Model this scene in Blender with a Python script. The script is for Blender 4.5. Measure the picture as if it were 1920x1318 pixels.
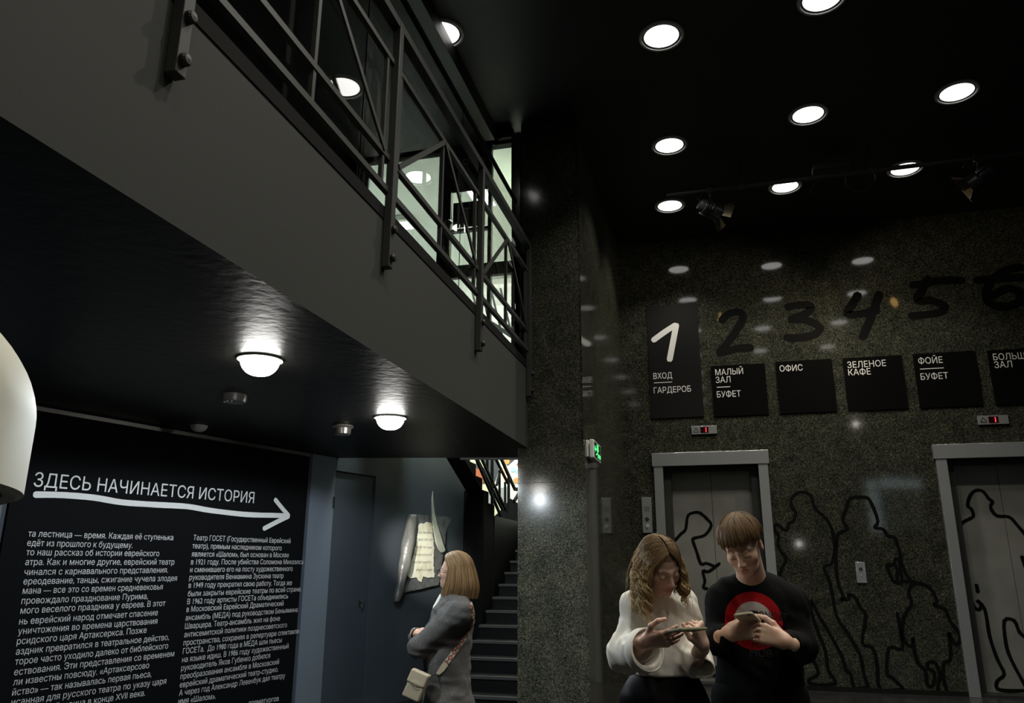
import bpy, bmesh, math, random
import numpy as np
from mathutils import Vector, Matrix, noise as mnoise

for o in list(bpy.data.objects):
    bpy.data.objects.remove(o, do_unlink=True)
SC = bpy.context.scene
COL = SC.collection

# ------------------------------------------------------------------ camera
FPX, CAMZ = 1450.0, 1.45
YAW, PITCH, ROLL = (math.radians(a) for a in (-14.56, 15.64, 0.25))
cf = Vector((math.sin(YAW)*math.cos(PITCH), math.cos(YAW)*math.cos(PITCH), math.sin(PITCH)))
_r0 = Vector((math.cos(YAW), -math.sin(YAW), 0)); _u0 = _r0.cross(cf)
cr = _r0*math.cos(ROLL)+_u0*math.sin(ROLL); cu = _u0*math.cos(ROLL)-_r0*math.sin(ROLL)
cam = bpy.data.objects.new('camera', bpy.data.cameras.new('camera'))
COL.objects.link(cam)
cam.data.sensor_fit = 'HORIZONTAL'; cam.data.sensor_width = 36.0
cam.data.lens = 36.0*FPX/1920.0; cam.data.clip_start = 0.05
m = Matrix((cr, cu, -cf)).transposed().to_4x4(); m.translation = (0, 0, CAMZ)
cam.matrix_world = m
SC.camera = cam
CAMO = Vector((0, 0, CAMZ))

# ------------------------------------------------------------------ world, exposure
w = bpy.data.worlds.new('world'); SC.world = w; w.use_nodes = True
w.node_tree.nodes['Background'].inputs['Color'].default_value = (0.30, 0.33, 0.36, 1)
w.node_tree.nodes['Background'].inputs['Strength'].default_value = 0.0
SC.view_settings.view_transform = 'Standard'; SC.view_settings.look = 'None'
SC.view_settings.gamma = 1; SC.view_settings.use_curve_mapping = False
SC.view_settings.exposure = 0.0
SC.cycles.use_denoising = True
SC.cycles.max_bounces = 6; SC.cycles.diffuse_bounces = 3; SC.cycles.glossy_bounces = 4
SC.cycles.transmission_bounces = 4; SC.cycles.transparent_max_bounces = 8
SC.cycles.sample_clamp_indirect = 4.0; SC.cycles.caustics_reflective = False; SC.cycles.caustics_refractive = False

# ------------------------------------------------------------------ the light the place has
HALL_WATT = 130.0          # each recessed downlight of the hall
SOFFIT_WATT = 95.0         # each opal lamp under the mezzanine
STAIR_WATT = 260.0         # stairwell ceiling light
MEZZ_WATT = 300.0          # each tube light in the room behind the mezzanine
WARM = (1.0, 0.955, 0.84)
COOL = (0.84, 0.93, 1.0)

# ------------------------------------------------------------------ where things stand (metres)
Y_LIFT = 11.0      # granite wall with the lifts
Z_CEIL = 6.2       # black hall ceiling
X_PIL0, X_PIL1, Y_PIL = -1.83, -1.22, 7.40
X_BAL, Z_SOF, Z_FAS = -1.75, 2.585, 3.44
Y_DOORWALL = 7.75
def ray(x, y): return cf + cr*((x-960)/FPX) - cu*((y-659)/FPX)
def P(ax, v, x, y):            # the point of the plane <axis>=v seen at photo pixel x,y
    d = ray(x, y); return CAMO + d*((v-CAMO[ax])/d[ax])
def PP(p0, n, x, y):           # the same on a free plane
    d = ray(x, y); return CAMO + d*((p0-CAMO).dot(n)/d.dot(n))

# ------------------------------------------------------------------ helpers: objects
def link(name, mesh, mat=None, parent=None):
    o = bpy.data.objects.new(name, mesh); COL.objects.link(o)
    if mat is not None:
        for mm in (mat if isinstance(mat, (list, tuple)) else [mat]): mesh.materials.append(mm)
    if parent is not None: o.parent = parent
    return o
def tag(o, label=None, cat=None, group=None, kind=None):
    if label: o['label'] = label
    if cat: o['category'] = cat
    if group: o['group'] = group
    if kind: o['kind'] = kind
    return o
def empty(name, loc, label, cat, group=None, rot=(0, 0, 0)):
    o = bpy.data.objects.new(name, None); COL.objects.link(o)
    o.location = loc; o.rotation_euler = rot; o.empty_display_size = 0.1
    return tag(o, label, cat, group)
def copy_tree(o, parent=None):
    c = o.copy(); COL.objects.link(c); c.parent = parent
    for ch in list(o.children): copy_tree(ch, c)
    return c
class MB:
    """collects shapes into one mesh"""
    def __init__(s): s.v, s.f, s.m = [], [], []
    def add(s, vs, fs, mi=0):
        b = len(s.v); s.v += [tuple(v) for v in vs]
        s.f += [tuple(b+i for i in f) for f in fs]; s.m += [mi]*len(fs); return s
    def box(s, a, b, mi=0):
        (x0, y0, z0), (x1, y1, z1) = a, b
        x0, x1 = min(x0, x1), max(x0, x1); y0, y1 = min(y0, y1), max(y0, y1); z0, z1 = min(z0, z1), max(z0, z1)
        vs = [(x0,y0,z0),(x1,y0,z0),(x1,y1,z0),(x0,y1,z0),(x0,y0,z1),(x1,y0,z1),(x1,y1,z1),(x0,y1,z1)]
        return s.add(vs, [(0,3,2,1),(4,5,6,7),(0,1,5,4),(1,2,6,5),(2,3,7,6),(3,0,4,7)], mi)
    def bar(s, a, b, w, h, up=(0, 0, 1), mi=0):
        a, b = Vector(a), Vector(b); d = (b-a).normalized(); up = Vector(up)
        if abs(d.dot(up)) > .98: up = Vector((0, 1, 0))
        sx = d.cross(up).normalized(); sz = sx.cross(d)
        vs = [p+sx*i*w/2+sz*j*h/2 for p in (a, b) for i, j in ((-1,-1),(1,-1),(1,1),(-1,1))]
        return s.add(vs, [(0,1,2,3),(7,6,5,4),(0,4,5,1),(1,5,6,2),(2,6,7,3),(3,7,4,0)], mi)
    def tube(s, pts, r, n=8, mi=0, caps=True):
        pts = [Vector(p) for p in pts]; rs = r if isinstance(r, (list, tuple, np.ndarray)) else [r]*len(pts)
        vs, fs = [], []; nx = None
        for i, p in enumerate(pts):
            t = (pts[min(i+1, len(pts)-1)]-pts[max(i-1, 0)]).normalized()
            if nx is None:
                nx = t.cross(Vector((0, 0, 1)));  nx = t.cross(Vector((0, 1, 0))) if nx.length < .1 else nx
            nx = (nx-t*nx.dot(t)).normalized(); ny = t.cross(nx)
            vs += [p+(nx*math.cos(2*math.pi*k/n)+ny*math.sin(2*math.pi*k/n))*rs[i] for k in range(n)]
        for i in range(len(pts)-1):
            for k in range(n):
                k2 = (k+1) % n; fs.append((i*n+k, i*n+k2, (i+1)*n+k2, (i+1)*n+k))
        if caps: fs += [tuple(range(n-1, -1, -1)), tuple((len(pts)-1)*n+k for k in range(n))]
        return s.add(vs, fs, mi)
    def lathe(s, prof, c=(0, 0, 0), n=40, axis='z', mi=0, close=False):
        vs, fs = [], []
        for (r, z) in prof:
            for k in range(n):
                a = 2*math.pi*k/n; x, y = r*math.cos(a), r*math.sin(a)
                q = {'z': (x, y, z), 'y': (x, z, y), 'x': (z, x, y)}[axis]
                vs.append((q[0]+c[0], q[1]+c[1], q[2]+c[2]))
        for i in range(len(prof)-1):
            for k in range(n):
                k2 = (k+1) % n; fs.append((i*n+k, i*n+k2, (i+1)*n+k2, (i+1)*n+k))
        if close: fs += [tuple(range(n-1, -1, -1)), tuple((len(prof)-1)*n+k for k in range(n))]
        return s.add(vs, fs, mi)
    def poly(s, pts, d, mi=0):   # flat outline given thickness d (a vector)
        n = len(pts); d = Vector(d); vs = [Vector(p) for p in pts]+[Vector(p)+d for p in pts]
        fs = [tuple(range(n)), tuple(range(2*n-1, n-1, -1))]+[(i, n+i, n+(i+1) % n, (i+1) % n) for i in range(n)]
        return s.add(vs, fs, mi)
    def mesh(s, name, smooth=False, origin=None):
        me = bpy.data.meshes.new(name)
        vs = s.v if origin is None else [(v[0]-origin[0], v[1]-origin[1], v[2]-origin[2]) for v in s.v]
        me.from_pydata(vs, [], s.f); me.polygons.foreach_set('material_index', s.m)
        bm = bmesh.new(); bm.from_mesh(me); bmesh.ops.recalc_face_normals(bm, faces=bm.faces); bm.to_mesh(me); bm.free()
        if smooth:
            me.shade_smooth()
            if smooth != 'all': me.set_sharp_from_angle(angle=math.radians(smooth if smooth is not True else 40))
        me.update(); return me
    def build(s, name, mat, parent=None, smooth=False, bevel=0, origin=None):
        if origin is None and parent is not None:
            root = parent
            while root.parent: root = root.parent
            origin = root.matrix_basis.translation
        o = link(name, s.mesh(name, smooth, origin), mat, parent)
        if parent is None and origin is not None: o.location = origin
        if bevel:
            b = o.modifiers.new('bevel', 'BEVEL'); b.width = bevel; b.segments = 2; b.limit_method = 'ANGLE'
        return o

# ------------------------------------------------------------------ helpers: lettering and strokes
_font_cache = {}
def text_arrays(txt):
    """triangulated lettering of one line, starting at x=0; every stroke of a glyph is filled on its own, so overlaps stay solid"""
    if txt in _font_cache: return _font_cache[txt]
    from mathutils.geometry import delaunay_2d_cdt, interpolate_bezier
    cu_ = bpy.data.curves.new('t', 'FONT'); cu_.body = txt; cu_.size = 1.0
    ob = bpy.data.objects.new('t', cu_); COL.objects.link(ob); bpy.context.view_layer.update()
    crv = ob.to_curve(bpy.context.evaluated_depsgraph_get()); cont = []
    for sp_ in crv.splines:
        bp, pts = sp_.bezier_points, []
        for i in range(len(bp)):
            p, q = bp[i], bp[(i+1) % len(bp)]
            if ((p.handle_right-p.co).cross(q.co-p.co)).length < 1e-6 and ((q.handle_left-p.co).cross(q.co-p.co)).length < 1e-6: pts.append(p.co.copy())
            else: pts += interpolate_bezier(p.co, p.handle_right, q.handle_left, q.co, 4)[:-1]
        cl = [pts[0]]
        for p in pts[1:]:
            if (p-cl[-1]).length > 1e-5: cl.append(p)
        if len(cl) > 2: cont.append(cl)
    ob.to_curve_clear(); bpy.data.objects.remove(ob); bpy.data.curves.remove(cu_)
    def wind(p, cs):
        w_ = 0
        for c in cs:
            for i in range(len(c)):
                u, v = c[i-1], c[i]
                if (u.y > p[1]) != (v.y > p[1]) and p[0] < (v.x-u.x)*(p[1]-u.y)/(v.y-u.y)+u.x: w_ += 1 if v.y > u.y else -1
        return w_
    bb = [(min(v.x for v in c), min(v.y for v in c), max(v.x for v in c), max(v.y for v in c)) for c in cont]
    todo, co, fs = set(range(len(cont))), [], []
    while todo:                             # one group = the overlapping contours of one sign
        grp, new = [], [todo.pop()]
        while new:
            i = new.pop(); grp.append(i)
            hit = [j for j in todo if bb[i][0] < bb[j][2] and bb[j][0] < bb[i][2] and bb[i][1] < bb[j][3] and bb[j][1] < bb[i][3]]
            todo -= set(hit); new += hit
        cs = [cont[i] for i in grp]; vs, ed = [], []
        for c in cs: b = len(vs); vs += [Vector((v.x, v.y)) for v in c]; ed += [(b+i, b+(i+1) % len(c)) for i in range(len(c))]
        r_ = delaunay_2d_cdt(vs, ed, [], 0, 1e-6); b = len(co); co += [(v.x, v.y) for v in r_[0]]
        for f in r_[2]:
            q = sum((r_[0][k] for k in f), Vector((0, 0)))/len(f)
            if wind(q, cs): fs.append(tuple(b+k for k in f))
    co = np.array(co, np.float32).reshape(-1, 2)
    if len(co): co[:, 0] -= co[:, 0].min()
    _font_cache[txt] = (co, fs); return co, fs
CAPH = None
def cap_height():
    global CAPH
    if CAPH is None: CAPH = float(text_arrays('Н')[0][:, 1].max())
    return CAPH
def put_text(mb, txt, p0, p1, h, n, up=(0, 0, 1), lift=0.002, center=False, mi=0, bold=0):
    """one line from p0 to p1 (both on the surface), cap height h, raised along the normal n"""
    p0, p1, n = Vector(p0), Vector(p1), Vector(n).normalized()
    ux = p1-p0; L = ux.length; ux.normalize(); uy = Vector(up); uy = (uy-n*uy.dot(n)); uy = (uy-ux*uy.dot(ux)).normalized()
    co, fs = text_arrays(txt)
    if not len(co): return
    sx = L/co[:, 0].max(); sy = h/cap_height()
    off = -h/2 if center else 0
    mb.add([p0+ux*(float(c[0])*sx)+uy*(float(c[1])*sy+off)+n*lift for c in co], fs, mi)
def catmull(pts, k=5, closed=False):
    pts = [np.array(p, float) for p in pts]; out = []
    n = len(pts)
    for i in range(n-1):
        p0, p1, p2, p3 = pts[max(i-1, 0)], pts[i], pts[i+1], pts[min(i+2, n-1)]
        for j in range(k):
            t = j/k
            out.append(.5*((2*p1)+(p2-p0)*t+(2*p0-5*p1+4*p2-p3)*t*t+(3*p1-p0-3*p2+p3)*t**3))
    out.append(pts[-1]); return out
def stroke(mb, pts, w, n, thick=0.004, k=4, lift=0.0, wob=0.0, seed=0, mi=0):
    """a brush line of width w through world points lying on a surface with normal n"""
    n = Vector(n).normalized(); pts = [Vector(p) for p in catmull(pts, k)]
    rnd = random.Random(seed); N = len(pts); L, R = [], []
    ext0 = (pts[0]-pts[1]).normalized()*w*.35; ext1 = (pts[-1]-pts[-2]).normalized()*w*.35
    pts = [pts[0]+ext0]+pts+[pts[-1]+ext1]
    ws = [w*.55]+[w*(1+wob*rnd.uniform(-1, 1)) for _ in range(N)]+[w*.55]
    for i, p in enumerate(pts):
        t = pts[min(i+1, len(pts)-1)]-pts[max(i-1, 0)]
        s = n.cross(t); s = s.normalized() if s.length > 1e-9 else Vector((1, 0, 0))
        L.append(p+s*ws[i]/2); R.append(p-s*ws[i]/2)
    m_ = len(pts); vs = [v+n*(thick+lift) for v in L]+[v+n*(thick+lift) for v in R]+[v+n*lift for v in L]+[v+n*lift for v in R]
    fs = []
    for i in range(m_-1):
        fs += [(i, i+1, m_+i+1, m_+i), (i+1, i, 2*m_+i, 2*m_+i+1), (m_+i, m_+i+1, 3*m_+i+1, 3*m_+i)]
    fs += [(0, m_, 3*m_, 2*m_), (m_-1, 3*m_-1, 4*m_-1, 2*m_-1)]
    mb.add(vs, fs, mi)

# ------------------------------------------------------------------ materials
def mat(name, col=(0.8, 0.8, 0.8), rough=0.5, metal=0.0, spec=0.5, emit=None, es=1.0, bump=None, **kw):
    """principled material; bump=(scale, strength) adds a fine noise relief"""
    m_ = bpy.data.materials.new(name); m_.use_nodes = True; nt = m_.node_tree; b = nt.nodes['Principled BSDF']
    b.inputs['Base Color'].default_value = (*col, 1); b.inputs['Roughness'].default_value = rough
    b.inputs['Metallic'].default_value = metal; b.inputs['Specular IOR Level'].default_value = spec
    if emit: b.inputs['Emission Color'].default_value = (*emit, 1); b.inputs['Emission Strength'].default_value = es
    for k_, v in kw.items(): b.inputs[k_.replace('_', ' ')].default_value = v
    if bump:
        tc = nt.nodes.new('ShaderNodeTexCoord'); nz = nt.nodes.new('ShaderNodeTexNoise'); bp = nt.nodes.new('ShaderNodeBump')
        nz.inputs['Scale'].default_value = bump[0]; nz.inputs['Detail'].default_value = 4
        bp.inputs['Strength'].default_value = bump[1]; bp.inputs['Distance'].default_value = bump[2] if len(bump) > 2 else 0.01
        nt.links.new(tc.outputs['Object'], nz.inputs['Vector']); nt.links.new(nz.outputs['Fac'], bp.inputs['Height'])
        nt.links.new(bp.outputs['Normal'], b.inputs['Normal'])
    return m_
def nodes(m_): return m_.node_tree.nodes, m_.node_tree.links, m_.node_tree.nodes['Principled BSDF']
def ramp(nt, stops):
    r_ = nt.new('ShaderNodeValToRGB'); e = r_.color_ramp.elements
    while len(e) < len(stops): e.new(0.5)
    for i, (p, c) in enumerate(stops): e[i].position = p; e[i].color = (*c, 1)
    return r_
def noise_mix(m_, scale, stops, detail=3, coord='Object', stretch=None, into='Base Color'):
    nt, lk, b = nodes(m_); tc = nt.new('ShaderNodeTexCoord'); nz = nt.new('ShaderNodeTexNoise')
    nz.inputs['Scale'].default_value = scale; nz.inputs['Detail'].default_value = detail
    src = tc.outputs[coord]
    if stretch:
        mp = nt.new('ShaderNodeMapping'); mp.inputs['Scale'].default_value = stretch; lk.new(src, mp.inputs['Vector']); src = mp.outputs['Vector']
    lk.new(src, nz.inputs['Vector']); r_ = ramp(nt, stops); lk.new(nz.outputs['Fac'], r_.inputs['Fac']); lk.new(r_.outputs['Color'], b.inputs[into])
    return m_
def granite(name, gain, rough, spec=0.5, fine=1.0):
    m_ = mat(name, rough=rough, spec=spec); nt, lk, b = nodes(m_)
    tc = nt.new('ShaderNodeTexCoord')
    v = nt.new('ShaderNodeTexVoronoi'); v.inputs['Scale'].default_value = 82*fine
    nd = nt.new('ShaderNodeTexNoise'); nd.inputs['Scale'].default_value = 60; nd.inputs['Detail'].default_value = 4; lk.new(tc.outputs['Object'], nd.inputs['Vector'])
    vd = nt.new('ShaderNodeVectorMath'); vd.operation = 'MULTIPLY_ADD'; vd.inputs[1].default_value = (.03, .03, .03); lk.new(nd.outputs['Color'], vd.inputs[0]); lk.new(tc.outputs['Object'], vd.inputs[2]); lk.new(vd.outputs[0], v.inputs['Vector'])
    n1 = nt.new('ShaderNodeTexNoise'); n1.inputs['Scale'].default_value = 52*fine; n1.inputs['Detail'].default_value = 8; n1.inputs['Roughness'].default_value = .75
    n2 = nt.new('ShaderNodeTexNoise'); n2.inputs['Scale'].default_value = 5; n2.inputs['Detail'].default_value = 3
    for q in (n1, n2): lk.new(tc.outputs['Object'], q.inputs['Vector'])
    sx = nt.new('ShaderNodeSeparateColor'); lk.new(v.outputs['Color'], sx.inputs['Color'])
    mx = nt.new('ShaderNodeMix'); mx.data_type = 'FLOAT'; mx.inputs[0].default_value = .68
    lk.new(sx.outputs['Red'], mx.inputs[2]); lk.new(n1.outputs['Fac'], mx.inputs[3])
    g = gain
    r_ = ramp(nt, [(0.30, (.006*g, .0067*g, .0054*g)), (0.47, (.021*g, .0222*g, .0180*g)), (0.60, (.050*g, .051*g, .042*g)), (0.76, (.14*g, .139*g, .115*g))])
    lk.new(mx.outputs[0], r_.inputs['Fac'])
    mc = nt.new('ShaderNodeMix'); mc.data_type = 'RGBA'; mc.blend_type = 'MULTIPLY'; mc.inputs[0].default_value = 1
    r2 = ramp(nt, [(0.3, (.66, .70, .66)), (0.7, (1.22, 1.18, 1.02))]); lk.new(n2.outputs['Fac'], r2.inputs['Fac'])
    lk.new(r_.outputs['Color'], mc.inputs[6]); lk.new(r2.outputs['Color'], mc.inputs[7]); lk.new(mc.outputs[2], b.inputs['Base Color'])
    return m_
M = {}
M['granite_wall'] = granite('polished_green_granite', .95, 0.06, fine=1.3)
M['granite_pillar'] = granite('green_granite_pillar', 1.5, 0.12, fine=1.75)
M['black_ceiling'] = mat('black_ceiling_paint', (.0035, .0035, .003), .55, bump=(6, .25))
M['floor'] = noise_mix(mat('dark_stone_floor', rough=.25), 3, [(.3, (.012, .012, .012)), (.7, (.026, .026, .025))])
M['fascia'] = mat('grey_fascia_paint', (.0235, .0256, .0228), .75, bump=(220, .25, .002))
M['soffit'] = mat('glossy_black_soffit', (.0075, .0075, .006), .44, spec=.16, bump=(16, .38, .010))
M['steel_black'] = mat('black_painted_steel', (.014, .0145, .013), .5)
M['steel_grey'] = mat('dark_grey_painted_steel', (.030, .031, .028), .55)
M['matt_black'] = mat('matt_black', (.004, .004, .004), .8, spec=.15)
M['drawn_black'] = mat('black_brush_paint', (.002, .002, .002), .7, spec=.08)
M['navy_wall'] = mat('dark_navy_wall_paint', (.060, .072, .090), .5, bump=(120, .5, .003))
M['navy_door'] = mat('dark_navy_door_paint', (.054, .066, .084), .5)
M['return_wall'] = mat('blue_grey_wall_paint', (.15, .178, .215), .6)
M['white_text'] = mat('white_lettering', (.66, .66, .64), .6)
M['grey_text'] = mat('pale_lettering', (.62, .62, .6), .6)
M['black_board'] = mat('black_sign_board', (.0022, .0022, .0022), .8, spec=.04)
M['dark_board'] = mat('charcoal_sign_board', (.0055, .0055, .0053), .5, spec=.12)
M['inox'] = mat('brushed_stainless_steel', (.50, .515, .52), .22, .72)
_n, _l, _b = nodes(M['inox']); _tc = _n.new('ShaderNodeTexCoord'); _mp = _n.new('ShaderNodeMapping'); _mp.inputs['Scale'].default_value = (420, 420, 3)
_nz = _n.new('ShaderNodeTexNoise'); _nz.inputs['Scale'].default_value = 1; _nz.inputs['Detail'].default_value = 2; _bp = _n.new('ShaderNodeBump'); _bp.inputs['Strength'].default_value = .9; _bp.inputs['Distance'].default_value = .0016
_l.new(_tc.outputs['Object'], _mp.inputs[0]); _l.new(_mp.outputs[0], _nz.inputs['Vector']); _l.new(_nz.outputs['Fac'], _bp.inputs['Height']); _l.new(_bp.outputs['Normal'], _b.inputs['Normal'])
M['inox_door'] = noise_mix(mat('satin_lift_door_steel', (.3, .3, .28), .42, .5), 2.2, [(.3, (.22, .22, .20)), (.7, (.30, .30, .27))], detail=6)
M['white_plastic'] = mat('white_plastic', (.7, .7, .68), .4)
M['grey_plastic'] = mat('grey_plastic', (.3, .3, .29), .4)
M['chrome'] = mat('chrome', (.7, .7, .7), .18, 1.0)
# ================================================================== the setting
def struct(name, mb, mt, parent=None, **k):
    o = mb.build(name, mt, parent, **k)
    if parent is None: o['kind'] = 'structure'
    return o
struct('floor', MB().box((-8, -5.2, -.2), (8, 13.4, 0)), M['floor'])
struct('ceiling', MB().box((-8, -5.2, Z_CEIL), (8, 13.4, Z_CEIL+.2)), M['black_ceiling'])
struct('wall_front', MB().box((-8, -5.2, 0), (8, -5, Z_CEIL)), mat('dark_grey_wall', (.03, .03, .03), .7))
struct('wall_right', MB().box((7.4, -5, 0), (7.6, 11, Z_CEIL)), mat('dark_grey_side_wall', (.03, .03, .03), .7))
struct('wall_left', MB().box((-6.4, -5, 0), (-6.2, 13.2, Z_SOF-.005)), M['matt_black'])

# ---- granite wall with two lift openings
LIFTS = []                                              # x0, x1, top of each opening
fl = [P(1, Y_LIFT, *q) for q in ((1243, 874.5), (1421, 871))]
fr = P(1, Y_LIFT, 1773.5, 864.5)
LW = fl[1].x-fl[0].x; LZ = (fl[0].z+fl[1].z)/2
LIFTS = [(fl[0].x, fl[1].x), (fr.x, fr.x+LW)]
g = MB(); xs = [X_PIL1]+[v for q in LIFTS for v in q]+[7.4]
for i in range(0, 6, 2): g.box((xs[i], Y_LIFT, 0), (xs[i+1], Y_LIFT+.3, LZ))
g.box((xs[0], Y_LIFT, LZ), (xs[5], Y_LIFT+.3, Z_CEIL))
wall_back = struct('wall_back', g, M['granite_wall'])
struct('baseboard_back', MB().box((LIFTS[0][1]+.12, Y_LIFT-.012, 0), (LIFTS[1][0]-.12, Y_LIFT+.01, .055)), M['matt_black'])

# ---- granite pier between the stair and the lifts
pm = MB().box((X_PIL0, Y_PIL, 2.6), (X_PIL1, 13.2, Z_CEIL)).box((X_PIL0-.02, Y_PIL-.03, 0), (X_PIL1+.035, Y_PIL+.3, 2.6))
pm.box((X_PIL0, Y_PIL+.3, 0), (X_PIL1, 13.2, 2.6))
pj = P(1, Y_PIL-.03, 1000, 905)
pm.box((X_PIL0-.02, Y_PIL-.0312, pj.z-.002), (-1.46, Y_PIL-.0295, pj.z+.002), 1)
struct('pillar', pm, [M['granite_pillar'], M['matt_black']])
# its polished return beside the lifts
struct('wall_side', MB().box((X_PIL1, Y_PIL+.004, 0), (X_PIL1+.02, Y_LIFT, Z_CEIL)), M['granite_wall'])

# ---- mezzanine: grey front, glossy black underside
plan = [(-6.2, -5), (X_BAL, -5), (X_BAL, Y_PIL-.035), (X_PIL0-.022, Y_PIL-.035), (X_PIL0-.022, 8.05), (-3.93, 7.6), (-6.2, 7.15)]
mz = MB(); n_ = len(plan)
mz.add([(x, y, z) for z in (Z_SOF, Z_FAS-.04) for x, y in plan],
       [tuple(range(n_)), tuple(range(2*n_-1, n_-1, -1))]+[(i, (i+1) % n_, n_+(i+1) % n_, n_+i) for i in range(n_)])
mez = mz.build('mezzanine_floor', [M['fascia'], M['soffit']]); mez['kind'] = 'structure'
for p in mez.data.polygons:
    if p.normal.z < -.9: p.material_index = 1
kb = MB().box((X_BAL-.16, -5, Z_FAS-.04), (X_BAL, Y_PIL-.035, Z_FAS))
struct('trim_1', kb, M['fascia'])                                           # kerb on the mezzanine edge
struct('trim_2', MB().bar((-2.62, 7.905, Z_SOF-.006), (-1.87, 8.06, Z_SOF-.006), .05, .02), mat('white_edge_trim', (.75, .75, .73), .5))
struct('floor_mezzanine_room', MB().box((-6.2, 8.06, Z_FAS-.2), (X_PIL0, 8.7, Z_FAS-.04)).box((-6.2, 8.7, Z_FAS-.2), (-4.25, 13.2, Z_FAS-.04)), mat('pale_stair_floor', (.4, .4, .38), .5))
# added bulkhead over the mezzanine, its edge set to hide half of one downlight
bk = P(2, 6.0, 837, 90)
struct('added_ceiling_bulkhead', MB().box((-6.2, 3.2, 6.0), (bk.x, 7.3, Z_CEIL-.03)), M['black_ceiling'])

# ---- long skewed wall W behind the banner, with the door and the scroll
WA = Vector((-4.0, 7.25, 0)); WD = Vector((.27, .963, 0)).normalized(); WN = Vector((WD.y, -WD.x, 0))   # WN points into the hall
def W(s, z, out=0.0): return WA+WD*s+Vector((0, 0, z))+WN*out
def PW(x, y, out=0.0): return PP(WA+WN*out, WN, x, y)
def SW(x, y):
    p = PW(x, y); return ((p-WA).dot(WD), p.z)
def wbox(mb, s0, s1, z0, z1, o0, o1, mi=0):
    vs = [W(s, z, o) for z in (z0, z1) for s, o in ((s0, o0), (s1, o0), (s1, o1), (s0, o1))]
    return mb.add(vs, [(0,1,2,3),(7,6,5,4),(0,4,5,1),(1,5,6,2),(2,6,7,3),(3,7,4,0)], mi)
DS0, DS1, DZ = .33, 1.0, 2.45                        # door opening along W
ww = MB()
wbox(ww, -4.5, -.02, 0, Z_SOF-.004, -.12, 0); wbox(ww, DS1, 2.95, 0, 3.2, -.12, 0)
wbox(ww, DS0, DS1, DZ, Z_SOF-.004, -.12, 0); wbox(ww, .36, DS1, Z_SOF-.004, 3.2, -.12, 0)
struct('wall_skewed', ww, M['navy_wall'])
struct('wall_pale_strip', wbox(MB(), -.02, DS0, 0, Z_SOF-.004, -.12, .006), M['return_wall'])
d1 = wbox(MB(), DS0+.012, DS1-.014, .01, DZ-.014, -.06, -.02).build('door_1', M['navy_door'])
tag(d1, 'narrow flush door painted dark navy, left of the scroll artwork', 'door', kind='structure')
lk = PW(674, 1130, -.02); ls = (lk-WA).dot(WD)
lm = MB(); wbox(lm, ls-.014, ls+.014, lk.z-.045, lk.z+.035, -.02, -.014)
lm.build('lock_plate', M['steel_black'], d1)
hm = MB(); hm.tube([W(ls, lk.z+.02, -.013), W(ls, lk.z+.02, .03), W(ls-.012, lk.z-.055, .035)], .009, 8)
hm.tube([W(ls, lk.z-.03, -.013), W(ls, lk.z-.03, .015)], .006, 8).build('key', M['chrome'], d1)
hg = MB()
hz = SW(622, 942)[1]
wbox(hg, DS0-.012, DS0+.012, hz-.06, hz+.06, -.004, .012).build('hinge', M['steel_black'], d1)

# ---- stair: first flight going up and away, solid second flight returning on its left
RISE, RUN, SY = .155, .30, 8.43
st = MB(); sn = MB()
for k in range(13):
    y = SY+k*RUN; z = RISE*(k+1)
    st.box((-2.9, y, z-RISE if k else 0), (X_PIL0-.002, 12.33, z-.03)); st.box((-2.905, y-.02, z-.03), (X_PIL0-.002, y+.31, z), 0)
    sn.box((-2.9, y-.026, z-.027), (X_PIL0-.004, y+.03, z+.002))
m_step = noise_mix(mat('dark_stair_stone', rough=.5, spec=.2), 20, [(.3, (.003, .003, .003)), (.7, (.006, .006, .006))])
stair = struct('stair', st, m_step); struct('stair_nosing', sn, mat('pale_step_edge', (.055, .055, .054), .5), stair)  # nosing strips in a paler colour than the step stone
z_l = 2.14
struct('stair_landing', MB().box((-2.955, 12.33, z_l-.25), (X_PIL0-.002, 13.2, z_l)).box((-4.25, 10.47, 0), (-2.955, 13.2, z_l)), m_step)
f2 = MB(); up = [(10.47-.30*k, z_l+.15*(k+1)) for k in range(8)]
prof = [(10.47, 0), (10.47, z_l)]; low = []
for k, (y, z) in enumerate(up):
    tgt = prof if y > 9.9 else low
    if k == 2: prof += [(9.96, z-.15)] if False else []
    tgt += [(y, z), (y-.30, z)]
prof = [q for q in prof]; prof[-1] = (9.96, prof[-1][1]); prof += [(9.96, 0)]
f2.poly([(-2.96, y, z) for y, z in prof], (-1.24, 0, 0))
low2 = [(9.955, low[0][1]-.15), (low[0][0], low[0][1]-.15)]+low
low2 += [(low[-1][0], low[-1][1]-.20), (9.955, low[0][1]-.20)]
f2.poly([(-2.96, y, z) for y, z in low2], (-.22, 0, 0))
struct('stair_upper_flight', f2, M['matt_black'])

# ---- walls round the stairwell and the lit room behind the mezzanine
M['pale_wall'] = mat('pale_green_white_wall', (.58, .66, .60), .75)
struct('wall_stairwell_back', MB().box((-6.4, 13.2, 0), (X_PIL1, 13.4, Z_CEIL)), M['pale_wall'])
struct('wall_stairwell_left', MB().box((-6.4, 7.55, Z_FAS-.04), (-6.2, 13.2, Z_CEIL)), M['pale_wall'])
struct('wall_stairwell_side', MB().box((X_PIL0-.012, 8.06, Z_FAS-.04), (X_PIL0-.002, 13.2, Z_CEIL)), mat('cream_wall', (.62, .60, .45), .75))
struct('ceiling_stairwell', MB().box((-6.2, 7.56, Z_CEIL-.02), (X_PIL0-.013, 13.2, Z_CEIL-.004)), mat('white_ceiling', (.7, .74, .72), .8))

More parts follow.
